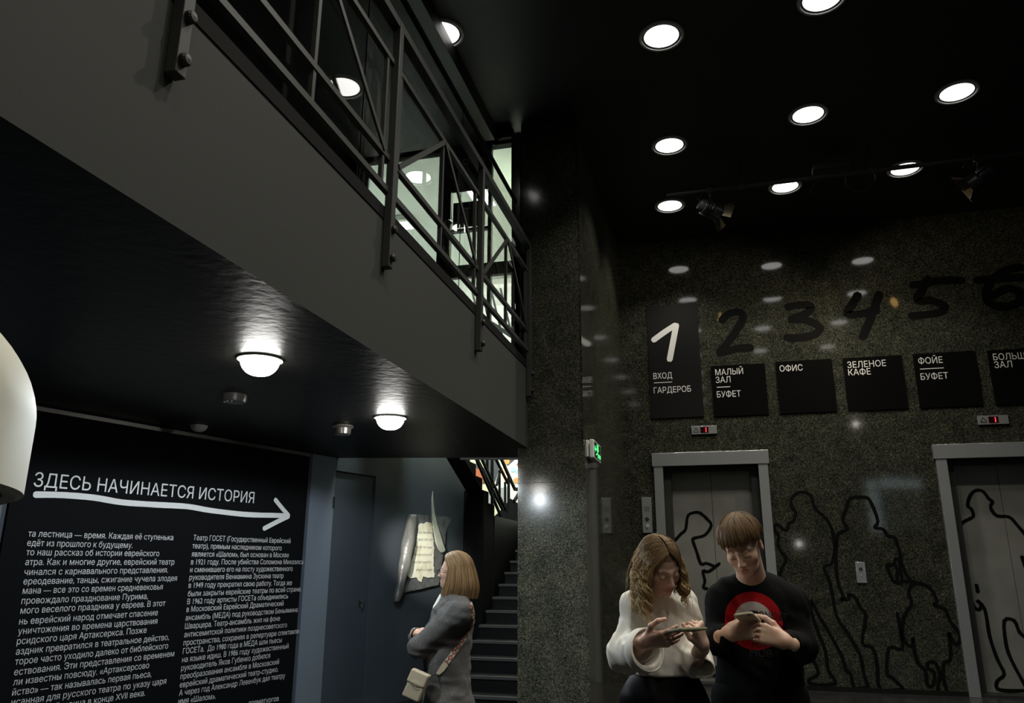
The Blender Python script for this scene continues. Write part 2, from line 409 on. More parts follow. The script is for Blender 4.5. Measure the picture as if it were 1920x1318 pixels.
# ---- entrance window in the wall behind (seen as a dim reflection in the granite)
gw = tag(empty('window_1', (5.5, -5, 2.6), 'high glazed entrance window in the dark wall behind the viewer', 'window'), kind='structure')
m_pane = mat('dusk_window_pane', (.1, .1, .1), .1, emit=(.62, .78, .82), es=1.6)
m_dim = mat('dark_window_pane', (.02, .02, .022), .1, emit=(.62, .78, .82), es=.12)
for (x0, x1, z0, z1, br) in ((4.7, 5.05, 3.35, 4.2, 1), (4.7, 5.05, 2.6, 3.3, 1), (5.1, 5.8, 3.95, 4.25, 1), (5.85, 6.3, 3.9, 4.2, 1), (5.1, 5.8, 2.6, 3.9, 0), (5.85, 6.3, 2.6, 3.85, 0)):
    MB().box((x0, -4.99, z0), (x1, -4.97, z1)).build('pane', m_pane if br else m_dim, gw)
fm = MB()
for x in (4.65, 5.05, 5.8, 6.3): fm.box((x, -4.995, 2.5), (x+.05, -4.94, 4.35))
for z in (2.5, 3.3, 3.86, 4.3): fm.box((4.65, -4.995, z), (6.35, -4.945, z+.05))
fm.build('window_frame', M['steel_black'], gw)

m_wl = mat('lit_wall_lamp', (1, 1, 1), .5, emit=(1, .97, .88), es=45)
for loc, lb in (((2.51, -4.99, 2.23), 'small lit wall lamp beside the entrance behind the viewer'), ((4.6, -4.99, 6.02), 'small lit wall lamp high over the entrance window behind the viewer')):
    e = empty('wall_lamp', loc, lb, 'wall lamp')
    MB().box((-.07, -.009, -.09), (.07, .03, .09)).build('lamp_body', M['steel_black'], e, origin=(0, 0, 0))
    MB().lathe([(.001, .09), (.04, .08), (.055, .05), (.055, .03)], n=20, axis='y').build('lamp_globe', m_wl, e, smooth='all', origin=(0, 0, 0))

# ---- lift doors in their steel surrounds
def lift(no, x0, x1, label):
    r_ = tag(empty('door_%d' % no, ((x0+x1)/2, Y_LIFT, 0), label, 'lift'), kind='structure')
    jw, hh = .125, .185
    fm = MB().box((x0-jw, Y_LIFT-.05, 0), (x0, Y_LIFT+.08, LZ)).box((x1, Y_LIFT-.05, 0), (x1+jw, Y_LIFT+.08, LZ))
    fm.build('lift_jamb', M['inox'], r_, bevel=.004)
    MB().box((x0-jw-.02, Y_LIFT-.062, LZ), (x1+jw+.02, Y_LIFT+.08, LZ+hh)).build('lift_header', M['inox'], r_, bevel=.004)
    rv = MB().box((x0, Y_LIFT+.08, 0), (x0+.10, Y_LIFT+.22, LZ)).box((x1-.10, Y_LIFT+.08, 0), (x1, Y_LIFT+.22, LZ)).box((x0+.10, Y_LIFT+.08, LZ-.06), (x1-.10, Y_LIFT+.22, LZ))
    rv.build('lift_reveal', M['steel_black'], r_)
    xm = (x0+x1)/2
    for a, b in ((x0+.02, xm-.003), (xm+.003, x1-.02)):
        MB().box((a, Y_LIFT+.225, .03), (b, Y_LIFT+.26, LZ-.02)).build('lift_door_leaf', M['inox_door'], r_)
    MB().box((x0, Y_LIFT+.0, 0), (x1, Y_LIFT+.3, .028)).build('lift_sill', M['steel_black'], r_)
    MB().box((x0, Y_LIFT+.262, .03), (x1, Y_LIFT+.29, LZ)).build('lift_shaft_back', M['matt_black'], r_)
    return r_
lift(2, *LIFTS[0], 'steel lift doors behind the two people with phones')
lift(3, *LIFTS[1], 'steel lift doors at the right edge of the picture')
# ================================================================== glazed portal on the mezzanine
pt = MB(); yp0, yp1 = 7.4, 7.5; ZM = Z_FAS-.04; HZ = 6.0
pt.box((-6.2, yp0, ZM), (-3.69, yp1, Z_CEIL)).box((-3.69, yp0, HZ), (-1.932, yp1, Z_CEIL))
struct('wall_portal', pt, M['matt_black'])
pr = tag(empty('window_2', (-2.8, yp0, ZM), 'glazed stair doors in a black frame on the mezzanine', 'glazed doors'), kind='structure')
fm = MB()
for x0, x1, z0, z1 in ((-2.79, -2.64, ZM, HZ), (-2.21, -2.17, ZM, HZ), (-3.69, -3.66, ZM, HZ), (-2.64, -2.21, HZ-.03, HZ), (-3.66, -2.79, ZM, ZM+.08), (-2.64, -1.93, ZM, ZM+.08), (-2.64, -2.17, 4.46, 4.60), (-2.17, -1.93, 4.46, 4.60), (-2.64, -2.21, 5.0, 5.03)):
    fm.box((x0, yp0+.01, z0), (x1, yp0+.07, z1))
fm.build('door_frame', M['steel_black'], pr)
tr = MB().box((-2.64, yp0+.008, 5.50), (-2.21, yp0+.06, HZ-.03)).build('transom_panel', M['black_board'], pr)
tb = MB(); put_text(tb, 'ЛЕСТНИЦА', (-2.60, yp0+.008, 5.80), (-2.23, yp0+.008, 5.80), .075, (0, -1, 0))
tb.build('lettering', M['grey_text'], tr)
MB().box((-1.931, yp0-.03, ZM), (X_PIL0-.003, yp0+.10, HZ+.1)).build('steel_jamb', mat('polished_steel', (.6, .61, .61), .12, 1.0), pr)
nb = MB().box((-2.60, yp0-.02, 5.04), (-2.24, yp0+.005, 5.33)).build('notice_board', M['black_board'], pr)
tb = MB(); put_text(tb, 'проход', (-2.50, yp0-.02, 5.24), (-2.40, yp0-.02, 5.24), .028, (0, -1, 0)); tb.build('notice_lettering', M['grey_text'], nb)
q = [P(1, yp0-.05, *v) for v in ((914, 238), (926, 272), (938, 262), (955, 258))]
MB().box((q[2].x-.03, yp0-.06, 6.04), (q[3].x+.02, yp0-.001, 6.11)).tube([tuple(q[0]), tuple(q[1])], .008, 6).tube([tuple(q[0]), tuple(q[2])], .012, 6).build('door_closer', M['steel_grey'], pr)
hm = MB(); hm.tube(catmull([(-2.64, yp0-.02, 4.66), (-2.64, yp0-.075, 4.70), (-2.64, yp0-.085, 4.88), (-2.64, yp0-.075, 5.06), (-2.64, yp0-.02, 5.10)], 4), .035, 12)
hm.build('pull_handle', M['steel_black'], pr, smooth=True)
m_glass = mat('clear_glass', (1, 1, 1), 0.0, spec=.5, Transmission_Weight=1.0, IOR=1.45)
MB().box((-3.66, yp0+.035, ZM+.08), (-2.79, yp0+.041, HZ)).build('glass_pane', m_glass, pr)

# ---- what stands in the lit room
rl = empty('stair_railing', (-2.4, 9.3, ZM), 'black slanting stair railing seen through the glazed mezzanine doors', 'railing')
rb = MB()
for i in range(7):
    rb.bar((-2.95+i*.13, 9.2, 3.4), (-3.35+i*.13, 9.25, 5.0), .03, .02)
rb.build('baluster_panel', M['steel_black'], rl)
MB().bar((-3.4, 9.25, 5.05), (-2.1, 9.25, 4.1), .05, .05).build('handrail', M['steel_black'], rl)

# ================================================================== lights
m_disc = mat('lit_lamp_diffuser', (1, 1, 1), .5, emit=(1, .985, .94), es=4.5)
m_rim = mat('white_lamp_rim', (.75, .75, .73), .4)
m_groove = mat('grey_lamp_groove', (.10, .10, .10), .4)
def downlight(x, y, label, watt=HALL_WATT):
    e = empty('ceiling_downlight', (x, y, Z_CEIL), label, 'ceiling light', 'round downlights in the black ceiling')
    R = .203
    MB().lathe([(R-.022, -.002), (R-.022, -.022), (R-.004, -.024), (R+.004, -.014), (R+.004, 0)], n=56).build('rim', m_rim, e, smooth=True, origin=(0, 0, 0))
    MB().lathe([(R-.05, -.004), (R-.04, -.012), (R-.022, -.012)], n=56).build('inner_ring', m_groove, e, smooth=True, origin=(0, 0, 0))
    MB().lathe([(0.001, -.008), (R-.045, -.008)], n=48).build('diffuser', m_disc, e, origin=(0, 0, 0))
    l = bpy.data.lights.new('downlight_lamp', 'SPOT'); l.energy = watt; l.color = WARM; l.spot_size = math.radians(112); l.spot_blend = .55; l.shadow_soft_size = .06
    o = bpy.data.objects.new('lamp', l); COL.objects.link(o); o.parent = e; o.location = (0, .09, -.06)
    return e
for (x, y, lb) in ((1256, 385, 'lit round ceiling light at the left end of the lighting pipe, nearest the granite wall'),
                   (1472, 349, 'lit round ceiling light half covered by the lighting pipe between the two spotlights'),
                   (1697, 316, 'lit round ceiling light crossed by the lighting pipe, left of the right spotlight'),
                   (1255, 272, 'lit round ceiling light alone above the left end of the lighting pipe'),
                   (1515, 214, 'lit round ceiling light in the middle of the grid of black ceiling lights'),
                   (1794, 172, 'lit round ceiling light farthest right with a dark wire over its edge'),
                   (1240, 67, 'large lit round ceiling light directly above the granite pillar side, second from the half-hidden one'),
                   (1541, -4, 'lit round ceiling light cut by the top edge of the photo')):
    p = P(2, Z_CEIL, x, y); downlight(p.x, p.y, lb)
p = P(2, Z_CEIL, 829, 62); downlight(p.x, p.y, 'lit round ceiling light half hidden behind an added dark bulkhead over the railing')
for y_, rw in ((6.15, 'first'), (4.35, 'second'), (2.6, 'third'), (.85, 'fourth'), (-.9, 'fifth')):
    for x_, cw in ((-.25, 'left'), (1.2, 'middle'), (2.62, 'right')):
        if y_ > 6 and x_ < 2: continue
        downlight(x_, y_, watt=HALL_WATT*(1 if y_ > 1 else .45), label='hall ceiling light out of view above, %s row towards the viewer, %s column' % (rw, cw))

m_opal = mat('lit_opal_dome', (1, 1, 1), .4, emit=(1, .98, .93), es=42)
def soffit_lamp(x, y, label):
    p = P(2, Z_SOF, x, y)
    e = empty('soffit_lamp', (p.x, p.y, Z_SOF), label, 'ceiling lamp', 'opal lamps under the mezzanine')
    MB().lathe([(.125, 0), (.125, -.012), (.108, -.016)], n=40).build('lamp_base', m_rim, e, smooth=True, origin=(0, 0, 0))
    MB().lathe([(.108, -.01), (.107, -.022), (.103, -.038), (.096, -.054), (.086, -.068), (.074, -.080), (.060, -.089), (.045, -.095), (.025, -.099), (.001, -.10)], n=40).build('opal_shade', m_opal, e, smooth='all', origin=(0, 0, 0))
    l = bpy.data.lights.new('soffit_lamp_light', 'SPOT'); l.energy = SOFFIT_WATT; l.color = (.84, .93, 1.0); l.shadow_soft_size = .07; l.spot_size = math.radians(174); l.spot_blend = .12
    o = bpy.data.objects.new('lamp', l); COL.objects.link(o); o.parent = e; o.location = (0, 0, -.17)
soffit_lamp(488, 672, 'bright round lamp under the mezzanine, the nearer one')
soffit_lamp(732, 782, 'bright round lamp under the mezzanine, the farther one near the scroll wall')
def hidden_lamp(name, loc, size, watt, col, label, tilt=0):
    e = empty(name, loc, label, 'ceiling light')
    MB().box((-size[0]/2-.03, -size[1]/2-.03, .0), (size[0]/2+.03, size[1]/2+.03, .07)).build('lamp_body', M['white_plastic'], e, origin=(0, 0, 0))
    l = bpy.data.lights.new(name, 'AREA'); l.shape = 'RECTANGLE'; l.size, l.size_y = size; l.energy = watt; l.color = col
    o = bpy.data.objects.new('lamp', l); COL.objects.link(o); o.parent = e; o.location = (0, 0, -.02); o.rotation_euler = (math.radians(tilt), 0, 0)
hidden_lamp('stairwell_light', (-2.9, 11.9, Z_CEIL-.10), (1.2, .4), STAIR_WATT, (1, .97, .9), 'white ceiling light washing the mural wall of the stairwell', 48)
hidden_lamp('room_light', (-4.6, 9.3, Z_CEIL-.10), (1.4, .25), MEZZ_WATT, (.86, 1, .92), 'cool strip light in the room behind the mezzanine')
hidden_lamp('landing_light', (-2.7, 8.6, Z_CEIL-.10), (.25, .8), MEZZ_WATT*.6, (.86, 1, .92), 'cool strip light just inside the glazed mezzanine doors')
# small picture spot under the mezzanine edge, on the scroll
sp = P(2, Z_SOF, 643, 797)
e = empty('surface_spot', (sp.x, sp.y, Z_SOF), 'small grey round spot fitting under the mezzanine, left of the farther bright lamp', 'spot lamp')
MB().lathe([(.045, 0), (.085, -.004), (.088, -.018), (.07, -.03), (.066, -.075), (.056, -.082), (.001, -.082)], n=32).build('spot_body', mat('grey_metal_can', (.30, .29, .26), .3, .6), e, smooth=True, origin=(0, 0, 0))
def aim(o, src, dst): o.rotation_euler = (Vector(dst)-Vector(src)).to_track_quat('-Z', 'Y').to_euler()
l = bpy.data.lights.new('scroll_spot', 'SPOT'); l.energy = 800; l.color = (1, .96, .84); l.spot_size = math.radians(17); l.spot_blend = 1.0; l.shadow_soft_size = .03
o = bpy.data.objects.new('scroll_spot', l); COL.objects.link(o); o.location = (sp.x+.12, sp.y-.1, Z_SOF-.13)
aim(o, o.location, W(1.95, 1.55))

# ---- small things on the soffit
dp = P(2, Z_SOF, 440, 740)
e = empty('smoke_detector', (dp.x, dp.y, Z_SOF), 'grey round smoke detector under the mezzanine below the nearer bright lamp', 'smoke detector')
MB().lathe([(.082, 0), (.084, -.03), (.078, -.052), (.06, -.056), (.001, -.056)], n=36).build('detector_body', mat('grey_detector', (.11, .11, .105), .35), e, smooth=True, origin=(0, 0, 0))
for a in (-2.3, -1.75, -1.2): MB().lathe([(.001, -.062), (.006, -.058), (.006, -.05)], (.062*math.cos(a), .062*math.sin(a), 0), 8).build('indicator', m_rim, e, origin=(0, 0, 0))
dp = P(2, Z_SOF, 373, 798)
e = empty('motion_sensor', (dp.x, dp.y, Z_SOF), 'small white half-round dome sensor under the mezzanine over the banner', 'sensor')
MB().lathe([(.07, 0), (.068, -.012), (.055, -.035), (.03, -.05), (.001, -.054)], n=32).build('dome', mat('grey_white_plastic', (.5, .5, .48), .4), e, smooth='all', origin=(0, 0, 0))

# ================================================================== balcony railing and glass
XR = X_BAL+.012
rail = empty('balcony_railing', (X_BAL, 3.81, Z_SOF), 'dark grey steel railing with long posts bolted to the mezzanine front', 'railing')
ZT, Z2, ZMID, ZB, ZP = 4.735, 4.43, 3.775, 3.57, 3.09
PY = [1.96-1.83*1, 1.96, 3.80, 5.60]
y0, y1 = -.2, Y_PIL-.05
MB().box((X_BAL-.02, y0, ZT-.055), (X_BAL+.045, y1, ZT)).build('handrail', M['steel_grey'], rail)
for nm, z, h in (('upper_rail', Z2, .034), ('middle_rail', ZMID, .034), ('lower_rail', ZB, .036)):
    MB().box((X_BAL-.012, y0, z-h/2), (X_BAL+.022, y1, z+h/2)).build(nm, M['steel_grey'], rail)
MB().box((X_BAL-.03, y0, Z_FAS-.055), (X_BAL+.006, y1, Z_FAS+.022)).build('shadow_gap_strip', M['matt_black'], rail)  # black strip standing for the shadow gap along the fascia top
for y in PY+[Y_PIL-.075]:
    po = MB().box((X_BAL+.002, y-.028, ZP), (X_BAL+.05, y+.028, ZT-.005)).build('post', M['steel_grey'], rail, bevel=.004)
    for z in (ZP+.06, ZP+.235): MB().lathe([(.024, .045), (.024, .066), (.018, .075), (.001, .077)], (X_BAL, y, z), 12, 'x').build('bolt', M['steel_black'], po)
ys = PY+[Y_PIL-.05]
for a, b in zip(ys[:-1], ys[1:]):
    c = (a+b)/2
    for y in (a+.105, b-.105, c):
        MB().box((X_BAL-.008, y-.014, ZB), (X_BAL+.016, y+.014, Z2)).build('baluster', M['steel_grey'], rail)
    for s, ye in ((-1, a+.105), (1, b-.105)):
        MB().bar((X_BAL+.022, c, Z2-.01), (X_BAL+.022, ye, ZMID+.01), .014, .034).build('brace', M['steel_grey'], rail)
XG = -1.815
gl = empty('glass_screen', (XG, 3.5, Z_FAS), 'tall clear glass screen with a black top edge behind the steel railing', 'glass screen')
gy = [-.01, 1.77, 3.55, 5.33, 7.11]
for a, b in zip(gy[:-1], gy[1:]):
    MB().box((XG-.004, a+.006, Z_FAS-.02), (XG+.004, b-.006, 5.115)).build('glass_panel', m_glass, gl)
MB().box((XG-.016, gy[0], 5.10), (XG+.016, gy[-1], 5.14)).build('top_rail', M['matt_black'], gl)

# ================================================================== banner
BN = WN; BO = .035                                       # hangs a little in front of the skewed wall
def PB(x, y): return PP(WA+WN*BO, WN, x, y)
def C6(x, y): return (x/2.28, 740+y/2.28)                # reading frame of the banner close-up
sL, sR = (PB(40, 900)-WA).dot(WD)-.05, (PB(581, 900)-WA).dot(WD)-.02
zt = Z_SOF-.045
bn = empty('banner', W((sL+sR)/2, 0, BO), 'tall black fabric banner with a white arrow and two columns of white text', 'banner')
N, Mv = 90, 30; vs, fs = [], []
for j in range(Mv+1):
    z = .02+(zt-.02)*j/Mv
    for i in range(N+1):
        s = sL+(sR-sL)*i/N; fold = .012*math.exp(-((s-sR+.10)/.05)**2)*math.sin(z*1.3+.4)**2
        vs.append(W(s, z, BO-.003-fold+.0015*math.sin(s*9)*math.sin(z*2)-.0015))
for j in range(Mv):
    for i in range(N): k = j*(N+1)+i; fs.append((k, k+1, k+N+2, k+N+1))
MB().add(vs, fs).build('banner_cloth', mat('black_banner_cloth', (.0026, .0029, .0034), .85, spec=.12, bump=(300, .3, .001)), bn, smooth='all')
rm = MB(); wbox(rm, sL, sR, zt, zt+.03, BO-.012, BO+.006); rm.build('top_batten', mat('grey_aluminium_batten', (.20, .195, .18), .4, .6), bn)
def bline(mb, t, a, b, h):
    put_text(mb, t, PB(*C6(*a)), PB(*C6(*b)), h, BN, lift=.003, center=True)
tb = MB(); bline(tb, 'ЗДЕСЬ НАЧИНАЕТСЯ ИСТОРИЯ', (146, 361), (1086, 440), .103); tb.build('title_lettering', M['white_text'], bn)
tb = MB(); stroke(tb, [PB(*C6(*q)) for q in ((150,427),(265,429),(400,440),(520,460),(660,470),(800,478),(900,495),(1050,512),(1180,516),(1228,518))], .045, BN, .002, lift=.002, wob=.04)
stroke(tb, [PB(*C6(*q)) for q in ((1176,449),(1205,485),(1232,516))], .044, BN, .002, lift=.0022)
stroke(tb, [PB(*C6(*q)) for q in ((1128,572),(1180,545),(1232,520))], .044, BN, .002, lift=.0024); tb.build('arrow', M['white_text'], bn)
LC = [('та лестница — время. Каждая её ступенька', 120,592,740,610), ('едёт из прошлого к будущему.', 116,632,567,643), ('то наш рассказ об истории еврейского', 112,672,680,678),
('атра. Как и многие другие, еврейский театр', 108,714,745,714), ('чинался с карнавального представления.', 104,757,718,748), ('ереодевание, танцы, сжигание чучела злодея', 100,797,756,783),
('мана — все это со времен средневековья', 97,837,695,820), ('провождало празднование Пурима,', 92,880,632,860), ('мого веселого праздника у евреев. В этот', 87,922,706,890),
('нь еврейский народ отмечает спасение', 82,968,674,930), ('уничтожения во времена царствования', 77,1010,672,966), ('рсидского царя Артаксеркса. Позже', 72,1053,626,1005),
('аздник превратился в театральное действо,', 68,1097,722,1035), ('торое часто уходило далеко от библейского', 64,1140,718,1072), ('ествования. Эти представления со временем', 60,1185,744,1105),
('ли известны повсюду. «Артаксерсово', 56,1228,637,1155), ('йство» — так называлась первая пьеса,', 52,1272,647,1192), ('исанная для русского театра по указу царя', 48,1315,710,1222), ('Михайловича в конце XVII века.', 150,1345,620,1273)]
RC = [('Театр ГОСЕТ (Государственный Еврейский', 826,610,1241,625), ('театр), прямым наследником которого', 822,645,1203,655), ('является «Шалом», был основан в Москве', 819,680,1234,685),
('в 1921 году. После убийства Соломона Михоэлса', 816,714,1295,714), ('и сменившего его на посту художественного', 812,747,1250,743), ('руководителя Вениамина Зускина театр', 809,780,1211,773),
('в 1949 году прекратил свою работу. Тогда же', 806,814,1247,803), ('были закрыты еврейские театры по всей стране.', 803,850,1287,830), ('В 1962 году артисты ГОСЕТа объединились', 800,884,1231,860),
('в Московский Еврейский Драматический', 797,917,1211,891), ('ансамбль (МЕДА) под руководством Беньямина', 793,953,1271,918), ('Шварцера. Театр-ансамбль жил на фоне', 790,989,1196,955),
('антисемитской политики позднесоветского', 787,1025,1226,983), ('пространства, сохраняя в репертуаре спектакли', 784,1060,1277,1010), ('ГОСЕТа.  До 1980 года в МЕДА шли пьесы', 781,1096,1204,1047),
('на языке идиш. В 1986 году художественный', 778,1132,1233,1073), ('руководитель Яков Губенко добился', 774,1168,1154,1113), ('преобразования ансамбля в Московский', 771,1204,1192,1140),
('еврейский драматический театр-студию.', 768,1240,1189,1172), ('А через год Александр Левенбук дал театру', 765,1275,1218,1199), ('имя «Шалом».', 762,1310,922,1287), ('драматургов', 1060,1318,1191,1297)]
for t, a, b_, c, d in LC+RC:
    tb = MB(); bline(tb, t, (a, b_), (c, d), .0455); tb.build('text_line', M['grey_text'], bn)

# ================================================================== signs on the granite
YS = Y_LIFT
def C3(x, y): return (1180+x/2.595, 440+y/2.595)
def PL(x, y, off=0.0): return P(1, YS-off, x, y)
def sign(name, quad, label, lines, rules, mt, big=None):
    q = [PL(*C3(*c), .02) for c in quad]                 # tl, tr, br, bl
    x0 = (q[0].x+q[3].x)/2; x1 = (q[1].x+q[2].x)/2; zt_ = (q[0].z+q[1].z)/2; zb = (q[2].z+q[3].z)/2
    e = empty(name, ((x0+x1)/2, YS, zb), label, 'sign', 'floor signs above the lifts')
    MB().box((x0, YS-.02, zb), (x1, YS-.001, zt_)).build('sign_board', mt, e)
    tb = MB()
    for t, a, b_ in lines:
        p, r_ = PL(*C3(*a), .02), PL(*C3(*b_), .02); z = (p.z+r_.z)/2
        put_text(tb, t, (p.x, p.y, z), (r_.x, r_.y, z), .088, (0, -1, 0), center=True)
    for a, b_ in rules:
        p, r_ = PL(*C3(*a), .02), PL(*C3(*b_), .02); z = (p.z+r_.z)/2
        tb.box((p.x, YS-.0225, z-.005), (r_.x, YS-.02, z+.005))
    tb.build('lettering', M['white_text'], e)
    if big:
        tb = MB()
        for k_, pts in enumerate(big): stroke(tb, [PL(*C3(*c), .02) for c in pts], .083, (0, -1, 0), .002+.0004*k_, lift=.0015)
        tb.build('numeral', M['white_text'], e)
    return e
sign('floor_sign', ((82,350),(330,330),(362,884),(107,895)), 'tall black sign with a white 1 over the words ВХОД ГАРДЕРОБ', [('ВХОД',(117,687),(208,684)),('ГАРДЕРОБ',(119,756),(300,750))], [((120,720),(208,718))], M['dark_board'],
     [[(118,513),(170,475),(224,440)], [(228,440),(213,520),(196,608)]])
sign('floor_sign', ((397,640),(657,625),(680,873),(410,885)), 'square black sign reading МАЛЫЙ ЗАЛ and БУФЕТ', [('МАЛЫЙ',(418,669),(553,663)),('ЗАЛ',(420,707),(492,703)),('БУФЕТ',(426,777),(542,772))], [((426,742),(491,740))], M['black_board'])
sign('floor_sign', ((710,618),(986,604),(1010,858),(733,872)), 'square black sign reading ОФИС', [('ОФИС',(731,651),(843,646))], [], M['black_board'])
sign('floor_sign', ((1036,600),(1326,586),(1357,846),(1068,858)), 'square black sign reading ЗЕЛЕНОЕ КАФЕ', [('ЗЕЛЕНОЕ',(1060,631),(1248,626)),('КАФЕ',(1065,669),(1174,665))], [], M['black_board'])
sign('floor_sign', ((1382,580),(1682,564),(1722,830),(1412,843)), 'square black sign reading ФОЙЕ and БУФЕТ', [('ФОЙЕ',(1405,613),(1524,609)),('БУФЕТ',(1417,690),(1551,685))], [((1414,653),(1530,649))], M['black_board'])
sign('floor_sign', ((1742,562),(2060,546),(2100,815),(1782,828)), 'black sign cut by the right edge, reading БОЛЬШОЙ ЗАЛ', [('БОЛЬШОЙ',(1769,593),(1990,586)),('ЗАЛ',(1775,633),(1862,629))], [], M['black_board'])
NUM = {'2': [[(450,418),(472,392),(505,378),(540,380),(552,408),(525,460),(480,525),(440,572)],[(440,577),(480,566),(535,552),(592,550)]],
 '3': [[(770,352),(830,342),(882,346),(872,375),(825,398),(785,412)],[(785,412),(850,414),(912,438),(925,463),(890,490),(820,503),(762,500)]],
 '4': [[(1112,292),(1085,340),(1058,385),(1120,386),(1205,368)],[(1216,288),(1180,390),(1135,500)]],
 '5': [[(1378,245),(1425,240),(1465,230)],[(1455,215),(1425,268),(1402,322),(1465,320),(1525,342),(1530,366),(1482,385),(1372,395)],[(1440,233),(1530,222),(1618,222)]],
 '6': [[(1905,158),(1820,178),(1752,240),(1738,310),(1780,345),(1850,348),(1902,320),(1896,280),(1840,262),(1768,298)],[(1688,222),(1800,214),(1925,206)]]}
for n_i, sts in NUM.items():
    tb = MB()
    for k_, pts in enumerate(sts): stroke(tb, [PL(*C3(*c)) for c in pts], .11, (0, -1, 0), .0015+.0004*k_, lift=.0005, wob=.06, seed=k_)
    o = tb.build('painted_numeral', M['drawn_black'])
    tag(o, 'large black brush-painted numeral %s on the granite above the floor signs' % n_i, 'painted number', 'brush-painted floor numbers')

# ---- people drawn in black line on the wall and on the lift doors
def C5(x, y): return (1420+x/2.544, 800+y/2.544)
def C4(x, y): return (1080+x/2.648, 820+y/2.648)
def outline(label, strokes, y, conv, w=.042):
    tb = MB()
    for k_, pts in enumerate(strokes):
        stroke(tb, [P(1, y, *conv(*c)) for c in pts], w, (0, -1, 0), .002+.0003*k_, k=3, lift=.0003, wob=.10, seed=k_+len(pts))
    tag(tb.build('wall_drawing', M['drawn_black']), label, 'wall drawing', 'black outline figures on the lift wall')
outline('black outline of a walking man on the granite, just right of the first lift', [
 [(98,735),(108,700),(122,665),(138,628),(112,595),(98,560),(102,520),(82,492),(92,466),(138,496),(150,460),(172,450),(182,408),(163,380),(162,345),(190,317),(225,312),(258,335),(275,390),(325,435),(355,490),(368,560),(366,615),(352,655),(318,672),(345,740),(362,820),(378,905),(440,1000),(490,1090),(506,1170),(528,1242)],
 [(526,1244),(490,1246),(460,1244),(446,1180),(425,1165),(400,1090),(335,970),(295,905),(256,828),(262,900),(292,985),(325,1070),(338,1160),(372,1213),(360,1228),(300,1232),(248,1222),(250,1204),(292,1176),(262,1105),(240,1060)]], YS, C5)
outline('black outline of a long-haired woman with a bag, on granite between the lifts', [
 [(412,815),(390,760),(378,700),(374,620),(380,555),(386,510),(430,487),(408,448),(422,395),(445,342),(515,337),(542,362),(575,450),(558,482),(598,488),(622,520),(655,530),(680,600),(684,640),(708,700),(735,735),(752,742)],
 [(412,815),(398,824),(436,822),(436,800),(468,815),(492,865),(518,905),(500,1030),(550,1055),(572,1140),(576,1225),(598,1260),(640,1258),(692,1252),(682,1235),(640,1195),(618,1172),(628,1055),(690,1062),(686,1000),(668,890)],
 [(618,662),(650,655),(660,630),(684,640)], [(618,662),(636,715),(662,745),(668,690),(655,655)], [(668,745),(690,738),(676,640)], [(690,738),(735,738)]], YS, C5)
outline('black outline of a small child drawn on the granite beside the right lift', [
 [(752,745),(800,755),(835,785),(856,832),(842,852),(895,870),(918,925),(962,985),(966,1025),(945,1038),(928,1015),(912,980),(922,1060),(918,1115),(890,1128),(888,1200),(908,1276)],
 [(908,1276),(868,1276),(862,1230),(872,1190),(850,1128),(815,1125),(814,1152),(842,1170),(842,1222),(822,1240),(806,1215),(802,1165),(768,1130),(748,1065),(742,1005),(738,1048),(712,1035),(692,985),(700,905),(735,845),(722,805),(728,768),(752,745)]], YS, C5)
yd = Y_LIFT+.225
outline('black outline of a man in a cap drawn on the right lift doors', [
 [(965,510),(972,465),(1000,445),(1030,428),(1022,395),(1003,375),(1015,330),(1040,305),(1075,308),(1105,345),(1122,358),(1112,385),(1142,425),(1200,430),(1240,470),(1290,530)],
 [(1018,820),(1035,862),(1060,872),(1066,845),(1045,828),(1085,872),(1108,1000),(1145,1110),(1178,1180),(1145,1212),(1145,1250),(1205,1260),(1290,1258)],
 [(1285,1010),(1250,980),(1225,925),(1178,925),(1185,1030),(1210,1110),(1285,1250)], [(1045,755),(1052,788)], [(1262,620),(1285,690)]], yd, C5)
outline('black outline of a figure in profile drawn on the left lift doors', [
 [(488,516),(520,480),(545,455),(556,388),(600,372),(625,382),(650,405),(672,437),(640,485),(588,500),(580,512),(600,570),(620,628),(648,625),(690,640),(712,626)],
 [(690,645),(655,668),(630,662),(640,715),(632,745),(655,752)], [(575,815),(588,850),(592,880)], [(655,1080),(662,1115),(690,1140),(725,1156)], [(600,1179),(660,1182),(725,1183)]], yd, C4)

